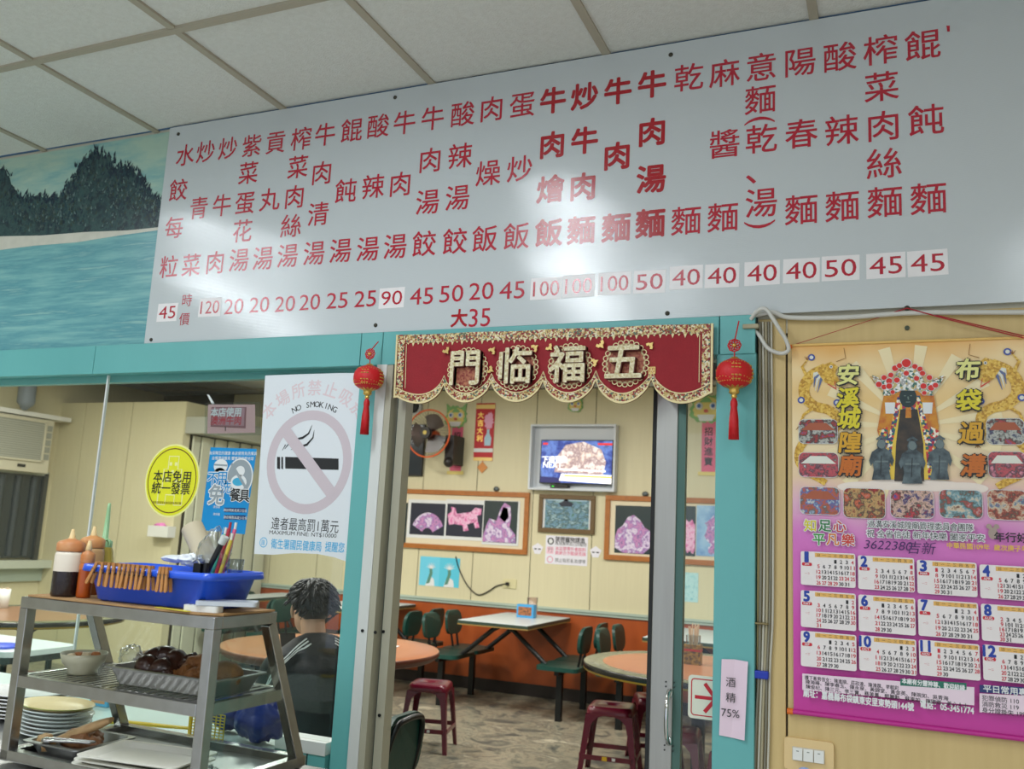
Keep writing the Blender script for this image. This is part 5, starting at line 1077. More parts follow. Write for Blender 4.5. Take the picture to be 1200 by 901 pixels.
z0, z1 = wq(500, 640)[1]-.05, wq(500, 574)[1]; z0 = 1.352; z1 = 1.972
def rc(xa, ya, xb, yb): a = wq(xa, ya); b = wq(xb, yb); return (a[0], b[1], b[0], a[1])
fan_c = ((483+521)/2, 611)
fn = []; c = wq(502, 618)
for i in range(15): a = PI*(.14+.72*i/14); fn.append((c[0]+.165*math.cos(a), c[1]-.06+.20*math.sin(a)))
for i in range(9): a = PI*(.86-.72*i/8); fn.append((c[0]+.055*math.cos(a), c[1]-.06+.065*math.sin(a)))
c2 = wq(545, 610); c3 = wq(587, 615); c0 = wq(462, 608)
cow = [(-.15, .00), (-.16, .05), (-.12, .08), (-.13, .12), (-.09, .11), (-.07, .06), (.0, .07), (.06, .08), (.10, .12), (.16, .11), (.155, .06), (.12, .05), (.13, .0), (.15, -.05), (.11, -.06), (.09, -.01), (.03, -.03), (.05, -.08), (.0, -.09), (-.01, -.04), (-.09, -.03), (-.14, -.04)]
frame('photo_frame', 'long wooden frame with four crystal carving photos on the back wall', wq(440, 600)[0], -3.398, z0, z1, .05, FRM, [
    (rc(449, 588, 476, 637), PBG, [(blob(c0[0]+.03, c0[1]-.05, .09, .14, 1), CRY)]),
    (rc(480, 585, 522.5, 632), PLT, []), (rc(483, 589, 521, 628), PBK, [(fn, CRY)]),
    (rc(524, 585, 566, 634), PLT, []), (rc(525.5, 590, 565.5, 630), PBK, [([(c2[0]+x, c2[1]+z) for x, z in cow], CRP)]),
    (rc(568, 586, 608, 640), PLT, []), (rc(569, 586.5, 606, 637), PBG, [([(c3[0]+x*1.1, c3[1]+z) for x, z in ((-.15, -.20), (-.16, -.10), (-.11, .0), (-.09, .05), (-.03, .03), (.0, .14), (.03, .19), (.08, .16), (.09, .06), (.08, -.02), (.13, -.08), (.15, -.2), (.05, -.22))], CRY), ([(c3[0]+x, c3[1]+z) for x, z in ((.0, .08), (.03, .17), (.07, .16), (.085, .09), (.05, .04))], CRP)])])
c4 = wq(743, 624); c5 = wq(812, 620); c6 = wq(840, 622)
frame('photo_frame', 'wooden frame with purple crystal photos to the right of the small landscape', -2.595, -.35, 1.352, 1.972, .05, FRM, [
    (rc(722, 592, 764, 650), PBG, [([(c4[0]+x, c4[1]+z) for x, z in ((-.18, -.13), (-.18, -.04), (-.13, .02), (-.09, .05), (-.05, .12), (.0, .14), (.05, .10), (.09, .04), (.14, .01), (.18, -.05), (.17, -.11), (.08, -.17), (-.08, -.17))], CRY)]),
    (rc(765.5, 592, 769, 652), PLT, []), (rc(777, 592, 815, 652), PBG, [(blob(c5[0]-.01, c5[1]-.06, .08, .12, 4), CRP)]),
    (rc(817, 592, 870, 654), PSK, [(blob(c6[0]+.06, c6[1]-.05, .13, .20, 2), CRY)])])
a = rc(640, 585, 690, 621); fx0, fz0, fx1, fz1 = rc(633, 579, 697, 626.5)
LS = palette('landscape', [(40, 70, 60), (90, 130, 110), (120, 160, 190), (60, 90, 80), (170, 200, 214), (70, 110, 90)], 11, 'n', stretch=(1, 1, 2.2))
frame('photo_frame', 'small olive framed pagoda lake picture below the television', fx0, fx1, fz0, fz1, .045, mat('frame_olive', (104, 80, 44), .45), [(a, LS, [([(a[0]+.17, a[1]+.22), (a[0]+.28, a[1]+.22), (a[0]+.30, a[1]+.25), (a[0]+.25, a[1]+.27), (a[0]+.22, a[1]+.31), (a[0]+.19, a[1]+.27), (a[0]+.14, a[1]+.25)], PBK), ([(a[0]+.05, a[1]+.30), (a[2]-.05, a[1]+.30), (a[2]-.02, a[3]-.01), (a[0]+.02, a[3]-.01)], mat('landscape_sky', (176, 200, 214), .5))])], PLT)
# television in its wall recess
tx0, tz0, tx1, tz1 = rc(626, 498.5, 723, 577)
T = thing('tv_niche', 'white box niche on the back wall holding the television', 'niche', ((tx0+tx1)/2, YW, tz0)); o = Vector(T.location); NW = mat('niche_white', (214, 220, 226), .5)
for a, b in (((tx0, tz0), (tx1, tz0+.02)), ((tx0, tz1-.02), (tx1, tz1)), ((tx0, tz0+.02), (tx0+.02, tz1-.02)), ((tx1-.02, tz0+.02), (tx1, tz1-.02))):
    q = MB(); q.box((a[0], YW-.10, a[1]), (b[0], YW, b[1]), NW); part('side', q, T, .002, shift=o)
q = MB(); q.box((tx0+.02, YW-.006, tz0+.02), (tx1-.02, YW-.001, tz1-.02), NW); part('back', q, T, shift=o)
sx0, sz0, sx1, sz1 = rc(637, 516, 721, 569); sx1 = tx1-.03; Y = YW-.07
T = thing('television', 'flat television in the white niche showing a cooking programme', 'television', ((sx0+sx1)/2, Y, sz0)); o = Vector(T.location)
q = MB(); q.box((sx0, Y, sz0), (sx1, Y+.035, sz1), BLACK); part('case', q, T, .003, shift=o)
def em(n_, c, s=1.0): return mat(n_, c, .4, emit=s)
q = MB(); y = Y-.001; W_, H_ = sx1-sx0-.02, sz1-sz0-.02; S_ = lambda u, v: (sx0+.01+u*W_, sz0+.01+v*H_)
q.flat([S_(0, 0), S_(1, 0), S_(1, 1), S_(0, 1)], y, palette('tv_blue', [(16, 26, 80), (40, 60, 140), (90, 120, 190), (20, 30, 60)], 7, 'n', emit=.9))
q.flat([S_(.20, .25), S_(.22, .6), S_(.35, .9), S_(.60, .98), S_(.85, .8), S_(.92, .5), S_(.88, .2)], y-.0006, palette('tv_food', [(150, 130, 130), (226, 216, 210), (140, 112, 116), (206, 190, 180), (240, 236, 232)], 9, 'n', emit=1.0))
q.flat([S_(.27, .05), S_(1, .0), S_(1, .2), S_(.30, .22)], y-.0010, em('tv_white', (244, 244, 240), 1.1)); q.flat([S_(.34, .15), S_(1, .13), S_(1, .17), S_(.34, .19)], y-.0014, em('tv_yellow', (240, 200, 90), .9)); q.flat([S_(.25, .30), S_(.92, .27), S_(.92, .31), S_(.25, .34)], y-.0014, MATS['tv_white'])
q.flat([S_(.0, .0), S_(.30, .0), S_(.26, .12), S_(.0, .14)], y-.0008, em('tv_navy', (30, 30, 90), .8)); q.flat([S_(.02, .90), S_(.09, .90), S_(.09, .95), S_(.02, .95)], y-.0014, em('tv_red', (220, 40, 40), .8)); q.flat([S_(.8, .90), S_(1, .90), S_(1, .95), S_(.8, .95)], y-.0014, MATS['tv_red'])
text(q, '下週預告', S_(.20, .55), .07, MATS['tv_white'], y-.002, off=.03); text(q, 'NEXT', S_(.17, .42), .06, MATS['tv_white'], y-.002, height=.055, off=.02); part('screen', q, T, shift=o, label='lit television screen with white caption')
q = MB(); c = wq(659, 572); q.box((c[0]-.09, YW-.11, tz0+.02), (c[0]+.09, YW-.03, tz0+.055), BLACK); q.box((c[0]-.07, YW-.112, tz0+.034), (c[0]-.05, YW-.11, tz0+.042), em('led_green', (60, 220, 60), 1.5)); single('set_top_box', q, 'small black set-top box with green light under the television', 'box', (c[0], YW-.07, tz0+.02), world=True)
# notices
def notice(name, label, cat, r4, m_, fn_=None, Y=None):
    Y = Y or YW-.001; q = MB(); q.prism([(r4[0], r4[1]), (r4[2], r4[1]), (r4[2], r4[3]), (r4[0], r4[3])], Y-.001, Y, m_)
    if fn_: fn_(q, r4, Y-.0018)
    return single(name, q, label, cat, ((r4[0]+r4[2])/2, Y, r4[1]), world=True)
def nf(q, r, y):
    x0, z0, x1, z1 = r; w_, h_ = x1-x0, z1-z0; PKR = mat('print_pink', (220, 90, 130), .5)
    q.flat(ell(x0+.12*w_, z0+.80*h_, .035, .035, 16), y, FONTK); q.flat(ell(x0+.12*w_, z0+.80*h_, .022, .024, 12), y-.0004, WHITE)
    text(q, '禁帶寵物請進', (x0+.58*w_, z0+.88*h_), .055, FONTK, y, off=.02, width=.7*w_); text(q, '敬請攜帶自己的寵物', (x0+.60*w_, z0+.74*h_), .04, FONTK, y, width=.74*w_)
    q.flat([(x0+.03*w_, z0+.36*h_), (x0+.20*w_, z0+.36*h_), (x0+.20*w_, z0+.6*h_), (x0+.03*w_, z0+.6*h_)], y, mat('print_palepink', (240, 200, 214), .5))
    text(q, '本店禁帶外食飲料', (x0+.60*w_, z0+.56*h_), .042, PKR, y, off=.01, width=.72*w_); text(q, '謝謝合作敬請見諒', (x0+.60*w_, z0+.41*h_), .042, PKR, y, off=.01, width=.72*w_)
    text(q, '禁止吸菸亂丟煙蒂', (x0+.60*w_, z0+.15*h_), .042, FONTK, y, width=.72*w_); text(q, '行', (x0+.12*w_, z0+.5*h_), .06, FONTK, y, em=True); ring(q, x0+.12*w_, z0+.16*h_, .032, .032, .026, .026, y, PKR, 16)
notice('rules_notice', 'white notice of house rules under the small pagoda picture', 'notice', rc(640, 627, 688, 663.5), mat('notice_white', (232, 230, 238), .6), nf)
for px, py, lb in ((630, 643, 'small white diamond label to the left of the house rules notice'), (698, 647, 'small white diamond label to the right of the house rules notice')):
    c = wq(px, py); q = MB(); q.prism([(c[0]-.06, c[1]+.02), (c[0]-.03, c[1]-.05), (c[0]+.03, c[1]-.05), (c[0]+.06, c[1]+.02), (c[0], c[1]+.06)], YW-.002, YW, MATS['notice_white']); q.flat([(c[0]-.035, c[1]-.008), (c[0]-.008, c[1]-.008), (c[0]-.008, c[1]+.004), (c[0]-.035, c[1]+.004)], YW-.0028, FONTK); q.flat([(c[0]+.008, c[1]-.008), (c[0]+.035, c[1]-.008), (c[0]+.035, c[1]+.004), (c[0]+.008, c[1]+.004)], YW-.0028, FONTK); single('diamond_label', q, lb, 'label', (c[0], YW, c[1]), world=True)
def crane(q, r, y):
    x0, z0, x1, z1 = r; w_ = x1-x0; BL_ = mat('poster_aqua', (90, 200, 226), .5); PG = mat('bird_green', (90, 140, 120), .5)
    q.flat([(x0+w_*.5, z0), (x1, z0), (x1, z1), (x0+w_*.5, z1)], y, BL_)
    for cx, s in ((x0+w_*.27, 1), (x0+w_*.73, 1.2)):
        q.flat([(cx-.05, z0), (cx+.06*s, z0), (cx+.05*s, z0+.07), (cx+.01, z0+.10), (cx-.03, z0+.06)], y-.0006, WHITE); q.flat([(cx-.04, z0+.02), (cx+.0, z0+.03), (cx+.03, z0+.13), (cx+.02, z0+.20), (cx-.01, z0+.20), (cx-.005, z0+.13)], y-.001, PG)
        for k in range(7): a_ = PI*(.05+.9*k/6); ribbon(q, [(cx+.01, z0+.18), (cx+.01+.055*s*math.cos(a_), z0+.19+.05*s*math.sin(a_))], [.012, .003], y-.0014-.0001*k, WHITE)
notice('bird_poster', 'blue poster with two white crested birds beneath the long photo frame', 'poster', rc(493, 651.5, 537.5, 689), mat('poster_cyan', (110, 206, 232), .5), crane)
notice('aqua_poster', 'pale aqua sheet below the right photo frame seen past the door stile', 'poster', rc(764, 668, 818, 706), palette('aqua_print', [(150, 210, 214), (190, 226, 226), (120, 190, 200)], 20, 'n'))
# outlet, plug and wire
a = rc(590, 678, 605, 690); q = MB(); q.box((a[0], YW-.010, a[1]), (a[2], YW, a[3]), mat('outlet_cream', (214, 206, 160), .4)); single('wall_outlet', q, 'cream wall outlet right of the blue bird poster', 'outlet', (a[0], YW, a[1]), world=True, bevel=.002)
pts = [at(*p, YW-.012) for p in ((534, 652), (537, 664), (544, 680), (552, 691), (561, 697), (572, 693), (581, 687), (590, 684.5), (595, 684))]; q = MB(); q.tube(spline(pts, 4), .006, BLACK, 6); q.box((pts[-1].x-.012, YW-.045, pts[-1].z-.016), (pts[-1].x+.016, YW-.011, pts[-1].z+.016), BLACK); single('power_cord', q, 'thin black power cord hanging from the long frame to the outlet', 'cord', tuple(pts[0]), world=True)
# red hanging banner
a = rc(558, 474, 580, 541); x0, x1 = -4.06, -3.84; zt_, zb_ = 2.90, 2.29
T = thing('luck_banner', 'red good-fortune hanging scroll with a vase and gold pendant on the back wall', 'hanging scroll', ((x0+x1)/2, YW, zb_)); o = Vector(T.location); RB_ = mat('banner_red', (190, 24, 34), .5)
q = MB(); q.box((x0, YW-.006, zb_), (x1, YW, zt_), RB_); y = YW-.0068; cx = (x0+x1)/2
q.flat([(x0, zt_-.06), (x1, zt_-.06), (x1, zt_-.015), (x0, zt_-.015)], y, GOLDP); q.flat([(x0, zb_+.09), (x1, zb_+.09), (x1, zb_+.13), (x0, zb_+.13)], y, PLT); q.flat([(x0, zb_), (x1, zb_), (x1, zb_+.035), (x0, zb_+.035)], y, GOLDP)
for i, ch in enumerate('大吉大利'): text(q, ch, (x0+.06, zt_-.13-i*.082), .075, GOLD, y, em=True, off=.02)
q.flat([(cx+.01, zb_+.16), (cx+.08, zb_+.16), (cx+.085, zb_+.24), (cx+.06, zb_+.29), (cx+.06, zb_+.33), (cx+.03, zb_+.33), (cx+.03, zb_+.29), (cx+.005, zb_+.24)], y, mat('vase_blue', (170, 206, 224), .4)); q.flat(blob(cx+.045, zb_+.42, .05, .09, 2), y, mat('blossom', (236, 170, 200), .5))
part('scroll', q, T, shift=o); q = MB(); c = wq(568, 547); q.prism([(cx, zb_-.01), (cx+.06, zb_-.07), (cx, zb_-.13), (cx-.06, zb_-.07)], YW-.012, YW-.003, mat('pendant_orange', (206, 130, 50), .4)); q.tube([(cx, YW-.006, zb_+.01), (cx, YW-.006, zb_-.02)], .003, RB_, 6); part('pendant', q, T, .004, shift=o, label='orange gold diamond pendant')
# lion head charms
def charm(name, label, px, py, s, ribbon_to=None, rx=0):
    c = wq(px, py); T = thing(name, label, 'charm', (c[0], YW, c[1])); o = Vector(T.location); q = MB(); y = YW
    LG = mat('charm_green', (130, 180, 110), .45); LY_ = mat('charm_yellow', (226, 206, 120), .45); LB = mat('charm_blue', (70, 110, 180), .4)
    q.prism(blob(c[0], c[1], .13*s, .12*s, 1.2, 9, .16), y-.012, y-.001, LG); q.prism(blob(c[0], c[1], .105*s, .095*s, 2.2, 8, .14), y-.02, y-.012, LY_)
    for d in (-1, 1): q.sphere((c[0]+d*.055*s, y-.022, c[1]+.02*s), .030*s, WHITE, 12, 8, (1, .4, 1)); q.sphere((c[0]+d*.055*s, y-.032, c[1]+.02*s), .017*s, LB, 10, 6, (1, .5, 1)); q.prism([(c[0]+d*.05*s, c[1]+.09*s), (c[0]+d*.12*s, c[1]+.15*s), (c[0]+d*.11*s, c[1]+.06*s)], y-.016, y-.004, LG)
    q.prism([(c[0]-.07*s, c[1]-.05*s), (c[0]+.07*s, c[1]-.05*s), (c[0]+.05*s, c[1]-.10*s), (c[0]-.05*s, c[1]-.10*s)], y-.026, y-.018, WHITE); q.prism(ell(c[0], c[1]-.02*s, .018*s, .014*s, 12), y-.032, y-.018, mat('charm_red', (206, 90, 80), .4)); q.prism([(c[0]-.05*s, c[1]+.05*s), (c[0]+.05*s, c[1]+.05*s), (c[0]+.02*s, c[1]+.09*s), (c[0]-.02*s, c[1]+.09*s)], y-.026, y-.018, LG); part('lion_face', q, T, .002, shift=o)
    if ribbon_to:
        z1_ = c[1]-.10*s; z0_ = ribbon_to; q = MB(); q.box((c[0]-.07+rx, y-.006, z0_), (c[0]+.06+rx, y-.001, z1_), mat('ribbon_pink', (222, 96, 130), .5)); n = 4
        for i, ch in enumerate('招財進寶'): text(q, ch, (c[0]-.005+rx, z1_-.10-i*(z1_-z0_-.14)/3.6), .085, FONTK, y-.0068, em=True, off=.02)
        q.box((c[0]-.10+rx, y-.010, z0_-.035), (c[0]+.09+rx, y-.001, z0_), MATS['charm_yellow']); part('ribbon', q, T, shift=o)
charm('lion_charm', 'green and yellow lion mask charm with pink ribbon beside the wall fan', 535, 489, 1.0, wq(535, 552)[1], .03)
charm('lion_charm', 'lion mask charm with pink ribbon seen between door stile and right post', 828, 479, 1.2, wq(835, 553)[1], .03)
charm('small_charm', 'small orange and yellow charm above the television niche', 675, 475, .62)
# wall fan
FC = at(503, 508, 5.70); T = thing('wall_fan', 'black wall fan with an orange guard rim on the back wall', 'fan', tuple(FC)); FO = mat('fan_orange', (222, 96, 40), .4); FK = mat('fan_black', (30, 26, 26), .4); SM = glassmat('fan_blade', (104, 84, 80), .25, 2.0)
q = MB(); R_ = .245
q.tube([(R_*math.cos(a), -.02, R_*math.sin(a)) for a in [2*PI*i/40 for i in range(40)]], .0085, FO, 8, closed=True); part('guard_rim', q, T, label='orange guard rim')
q = MB()
for i in range(44):
    a = 2*PI*i/44; q.tube([(.045*math.cos(a), -.085, .045*math.sin(a)), (.17*math.cos(a), -.072, .17*math.sin(a)), (R_*math.cos(a), -.02, R_*math.sin(a)), (.16*math.cos(a), .06, .16*math.sin(a)), (.05*math.cos(a), .075, .05*math.sin(a))], .0013, FK, 4, caps=False)
o_ = part('guard_wires', q, T); o_['kind'] = 'stuff'
for k in range(3):
    q = MB(); a0 = k*2*PI/3+.4; vs = []
    for i in range(9):
        a = a0+i*.19; r0, r1 = .04, .215*(1-.10*abs(i-4)/4); yy = -.02+.03*(i/8); vs += [(r0*math.cos(a), yy*.5, r0*math.sin(a)), (r1*math.cos(a), yy, r1*math.sin(a))]
    q.add(vs, [(2*i, 2*i+1, 2*i+3, 2*i+2) for i in range(8)], SM, True); part('blade', q, T)
q = MB(); q.tube([(0, -.095, 0), (0, -.05, 0)], .058, FK, 20); part('hub', q, T); q = MB(); q.tube([(0, -.10, 0), (0, -.0951, 0)], .022, mat('fan_badge', (190, 170, 90), .4, .5), 16); part('badge', q, T)
q = MB(); q.tube([(0, .03, .0), (0, .15, 0)], [.06, .05], FO, 16); part('motor', q, T); q = MB(); q.tube([(.0, .12, 0), (.10, .2, -.06), (.17, .28, -.14)], .028, FK, 12); q.box((.13, .12, -.30), (.23, .365, .0), FK); q.sphere((.18, .13, -.28), .055, FK, 14, 8); part('wall_bracket', q, T)
a = rc(466, 497.5, 494.5, 556); T = thing('dark_glass_panel', 'tall dark glass panel on the back wall behind the fan', 'glass panel', (a[0], YW, a[1])); q = MB(); q.box((a[0]-.25, YW-.02, a[1]), (a[2], YW, a[3]), mat('panel_dark', (50, 58, 66), .12)); part('glass', q, T, shift=T.location); q = MB(); q.box((a[0]-.27, YW-.03, a[1]-.02), (a[2]+.012, YW-.001, a[1]), BLACK); q.box((a[2], YW-.03, a[1]), (a[2]+.012, YW-.001, a[3]), BLACK); part('frame', q, T, shift=T.location)
c = at(485, 477, YW-.06); q = MB(); q.tube([(0, 0, 0), (0, .05, 0)], .085, mat('speaker_rim', (190, 194, 196), .4), 20); q.sphere((0, -.005, 0), .066, BLACK, 16, 8, (1, .4, 1)); single('round_speaker', q, 'round dark wall speaker with pale rim above the wall fan', 'speaker', tuple(c))
for px, py, lb in ((475, 571, 'round frame hook at the left over the long photo frame'), (582, 573, 'round frame hook at the right over the long photo frame'), (756.5, 579, 'round frame hook over the right photo frame')):
    c = wq(px, py); q = MB(); q.sphere((0, -.012, 0), .032, mat('hook_grey', (90, 96, 96), .35, .5), 12, 8, (1, .4, .8)); single('frame_hook', q, lb, 'hook', (c[0], YW, c[1]))
# white wall box just right of the left door jamb
c = at(464, 634, 3.2); q = MB(); q.box((-.09, -.02, -.10), (.05, .05, .06), WHITEP); q.box((-.09, -.02, -.11), (.05, .05, -.10), mat('plastic_grey2', (170, 170, 160), .5))
# tissue holder on the closet panel
c = at(190, 621, YX-.05); T = thing('tissue_box', 'small white tissue box fixed on the closet panel with pink tissue', 'tissue box', (c.x, YX-.001, c.z-.07)); q = MB(); q.box((-.13, -.11, 0), (.13, 0, .11), WHITEP); part('box', q, T, .003); q = lump((-.03, -.05, .115), .05, mat('tissue_pink', (226, 130, 190), .7), (1.4, .6, .45), .4, 3, 3); part('tissue', q, T)
# ---- side wall: air conditioner, duct, dark window
T = thing('air_conditioner', 'beige window air conditioner high on the left side wall', 'air conditioner', (-8.4, 3.95, 1.93)); BG_ = mat('ac_beige', (206, 200, 176), .5); GR = mat('ac_grille', (150, 152, 140), .55)
q = MB(); q.box((0, -.55, 0), (.20, .42, .56), BG_); part('housing', q, T, .006)
q = MB(); q.box((.20, -.52, .13), (.212, .30, .52), GR); part('grille', q, T)
for i in range(17): q = MB(); q.box((.212, -.52, .14+i*.022), (.216, .30, .150+i*.022), mat('ac_slat', (176, 176, 162), .5)); part('slat', q, T)
for b_ in (((.212, .30, .12), (.222, .325, .53)), ((.212, -.53, .52), (.222, .325, .54)), ((.212, -.53, .11), (.222, .325, .13))): q = MB(); q.box(*b_, BG_); part('grille_frame', q, T, .001)
for i in range(5): q = MB(); q.box((.20, .335, .14+i*.075), (.208, .40, .20+i*.075), GR); part('side_vent', q, T)
q = MB(); q.box((.20, .05, .045), (.206, .14, .075), BLACK); part('display', q, T, label='small dark display')
q = MB(); q.box((-8.4, 3.35, 2.50), (-8.17, 4.55, 2.545), WHITEP); single('ac_shelf', q, 'white rail shelf above the air conditioner', 'shelf', (-8.4, 3.95, 2.50), world=True)
q = MB(); q.tube(spline([(-8.12, 3.92, 3.04), (-8.12, 3.93, 2.75), (-8.13, 3.94, 2.62), (-8.16, 3.95, 2.56)], 5), [.085]*11+[.07, .055, .045, .04, .03], mat('duct_grey', (120, 130, 140), .5), 16); single('duct', q, 'grey insulated duct dropping to the air conditioner', 'duct', (-8.12, 3.93, 2.55), world=True)
w2 = link('window_2', None, None, (-8.38, 4.0, 1.05)); w2['kind'] = 'structure'
q = MB(); q.box((0, -.9, 0), (.03, .46, .86), mat('tinted_pane', (44, 52, 54), .1)); part('pane', q, w2)
for y0 in range(7): q = MB(); q.tube([(.035, -.8+y0*.19, .02), (.035, -.8+y0*.19, .84)], .035, mat('reflection_grey', (52, 60, 62), .6), 8); part('reflection_fold', q, w2)  # upright grey reflections in the dark pane, modelled as rounded folds
q = MB(); q.box((0, .44, -.02), (.06, .49, .88), mat('win_frame', (60, 62, 58), .4)); q.box((0, -.9, .86), (.06, .49, .90), mat('ledge_grey', (160, 166, 156), .5)); part('frame', q, w2)
q = MB(); q.box((-.01, -.95, -.10), (.14, .62, -.02), mat('ledge_pale', (190, 196, 180), .5)); q.box((-.01, -.95, -.24), (.02, .62, -.10), MATS['dado_rail']); part('ledge', q, w2)
# ---- booths
def pad(cx, y0, y1, z, hw, th, m_):
    q = MB(); q.prism(rrect(cx-hw, y0, cx+hw, y1, .05, 4), z-th, z, m_, ax='xy'); return q
def make_booth():
    T = thing('booth_table', 'white topped wall booth table with attached green seats in the middle of the doorway view', 'booth table', (-3.23, 5.0, 0), 0, 'booth tables along the back wall')
    q = MB(); q.box((-.33, -.10, .752), (.33, 1.0, .782), mat('formica_white', (206, 214, 216), .3)); part('tabletop', q, T, .002)
    q = MB(); q.box((-.335, -.106, .742), (.335, 1.0, .752), mat('table_core', (150, 120, 60), .6)); q.box((-.336, -.107, .753), (.336, -.1005, .778), mat('edge_green', (50, 66, 54), .4)); q.box((-.336, -.1, .753), (-.3305, 1.0, .778), MATS['edge_green']); q.box((.3305, -.1, .753), (.336, 1.0, .778), MATS['edge_green']); part('table_edge', q, T)
    for s in (-1, 1):
        for k in (0, 1):
            y0 = -.02+k*.46; q = pad(s*.57, y0, y0+.44, .455, .19, .035, GREENV); part('seat', q, T, .008)
            q = MB(); n = 14; P_ = rrect(y0+.06, .565, y0+.38, .79, .09, 5); q.prism(P_, s*.735-.014, s*.735+.014, GREENV, ax='yz'); q.v = [(x+s*(z-.56)*.12+s*.03*(1-((y-(y0+.22))/.16)**2)*.4, y, z) for x, y, z in q.v]; part('backrest', q, T, .006)
            for d in (-.06, .06): q = MB(); q.tube([(s*.71, y0+.22+d*.9, .43), (s*.745, y0+.22+d, .60)], .011, BLACKM, 8); part('back_support', q, T)
        for y0 in (.10, .76):
            q = MB(); q.box((s*.57-.025, y0-.025, 0), (s*.57+.025, y0+.025, .42), BLACKM); part('leg', q, T)
        q = MB(); q.box((s*.57-.02, -.0, .385), (s*.57+.02, .90, .42), BLACKM); part('seat_rail', q, T)
        for y0 in (.16, .72): q = MB(); q.tube([(s*.57, y0, .40), (s*.44, y0, .42), (s*.10, y0, .70), (s*.02, y0, .742)], .022, BLACKM, 8); part('arm', q, T)
    return T
bo = make_booth()
dup(bo, (-4.93, 5.0, 0), 0, 'booth table with green seats left of the middle one, mostly behind the left door jamb')
dup(bo, (-1.56, 5.0, 0), 0, 'booth table with green seats at the right, white top seen past the door stile')
dup(bo, (-6.12, 5.0, 0), 0, 'booth table with green seats beyond the seated person by the folding door').scale = (.50, 1, 1)
# ---- round tables
OT = mat('table_orange', (164, 106, 72), .3, var=(7, .4, (148, 92, 60))); RIM = mat('rim_marble', (120, 122, 96), .25, var=(16, .8, (84, 84, 66))); EK = mat('edge_black', (24, 26, 28), .25); EG = mat('edge_gold', (176, 150, 60), .3, .7); MRE = mat('edge_maroon', (90, 44, 30), .35)
def round_table(loc, r, label, kind, zt_=.75):
    T = thing('round_table', label, 'table', loc); q = MB()
    if kind != 'plain': q.lathe([(0, zt_-.05), (r*.97, zt_-.05), (r, zt_-.045), (r, zt_-.034), (r, zt_-.022), (r, zt_-.004), (r-.004, zt_), (r*.83, zt_)], EK, n=64, ms=[EK, EK, EG, EK, EK, EK, RIM])
    else: q.lathe([(0, zt_-.055), (r*.95, zt_-.055), (r*.975, zt_-.045), (r*.975, zt_-.034), (r, zt_-.030), (r, zt_-.004), (r-.004, zt_), (r*.83, zt_)], MRE, n=64, ms=[MRE]*6+[OT])
    part('tabletop', q, T); q = MB(); q.lathe([(r*.831, zt_+.0003), (0, zt_+.0004)], OT if kind != 'brown' else mat('table_brown', (150, 112, 84), .3), n=64); part('inlay', q, T, label='orange round inlay')
    q = MB(); q.lathe([(.0, .0), (.30, 0), (.30, .02), (.06, .05), (.045, .08), (.045, .60), (.16, .69), (.16, zt_-.05)], BLACKM, n=28); part('pedestal', q, T)
    return T
round_table((-1.20, 3.70, 0), .76, 'round table with orange centre, marbled rim and black and gold edge at right', 'gold')
round_table((-3.47, 2.80, 0), .72, 'round orange table with dark maroon edge between the person and the door', 'plain')
round_table((-6.25, 2.75, 0), .70, 'round table with black and gold edge at the far left behind the glass', 'brown')
T = thing('side_table', 'low white side table with rounded corners behind the glass at far left', 'table', (-5.15, 1.45, 0)); q = MB(); q.prism(rrect(-.65, -.26, .65, .24, .10), .735, .765, mat('formica_white', (206, 214, 216), .3), ax='xy'); q.prism(rrect(-.652, -.262, .652, .242, .10), .700, .734, EK, ax='xy'); part('tabletop', q, T)
for sx in (-.5, .5):
    for sy in (-.15, .15): q = MB(); q.tube([(sx, sy, 0), (sx, sy, .70)], .018, BLACKM, 8); part('leg', q, T)
c = atz(1, 758, .767); q = MB(); q.lathe([(0, 0), (.10, 0), (.10, .012), (.09, .016), (0, .016)], mat('lid_blue', (40, 70, 190), .4), n=24); single('blue_lid', q, 'round blue lid lying on the low white side table', 'plate', (c.x, c.y, .7655))  # a flat round lid, listed among the plates
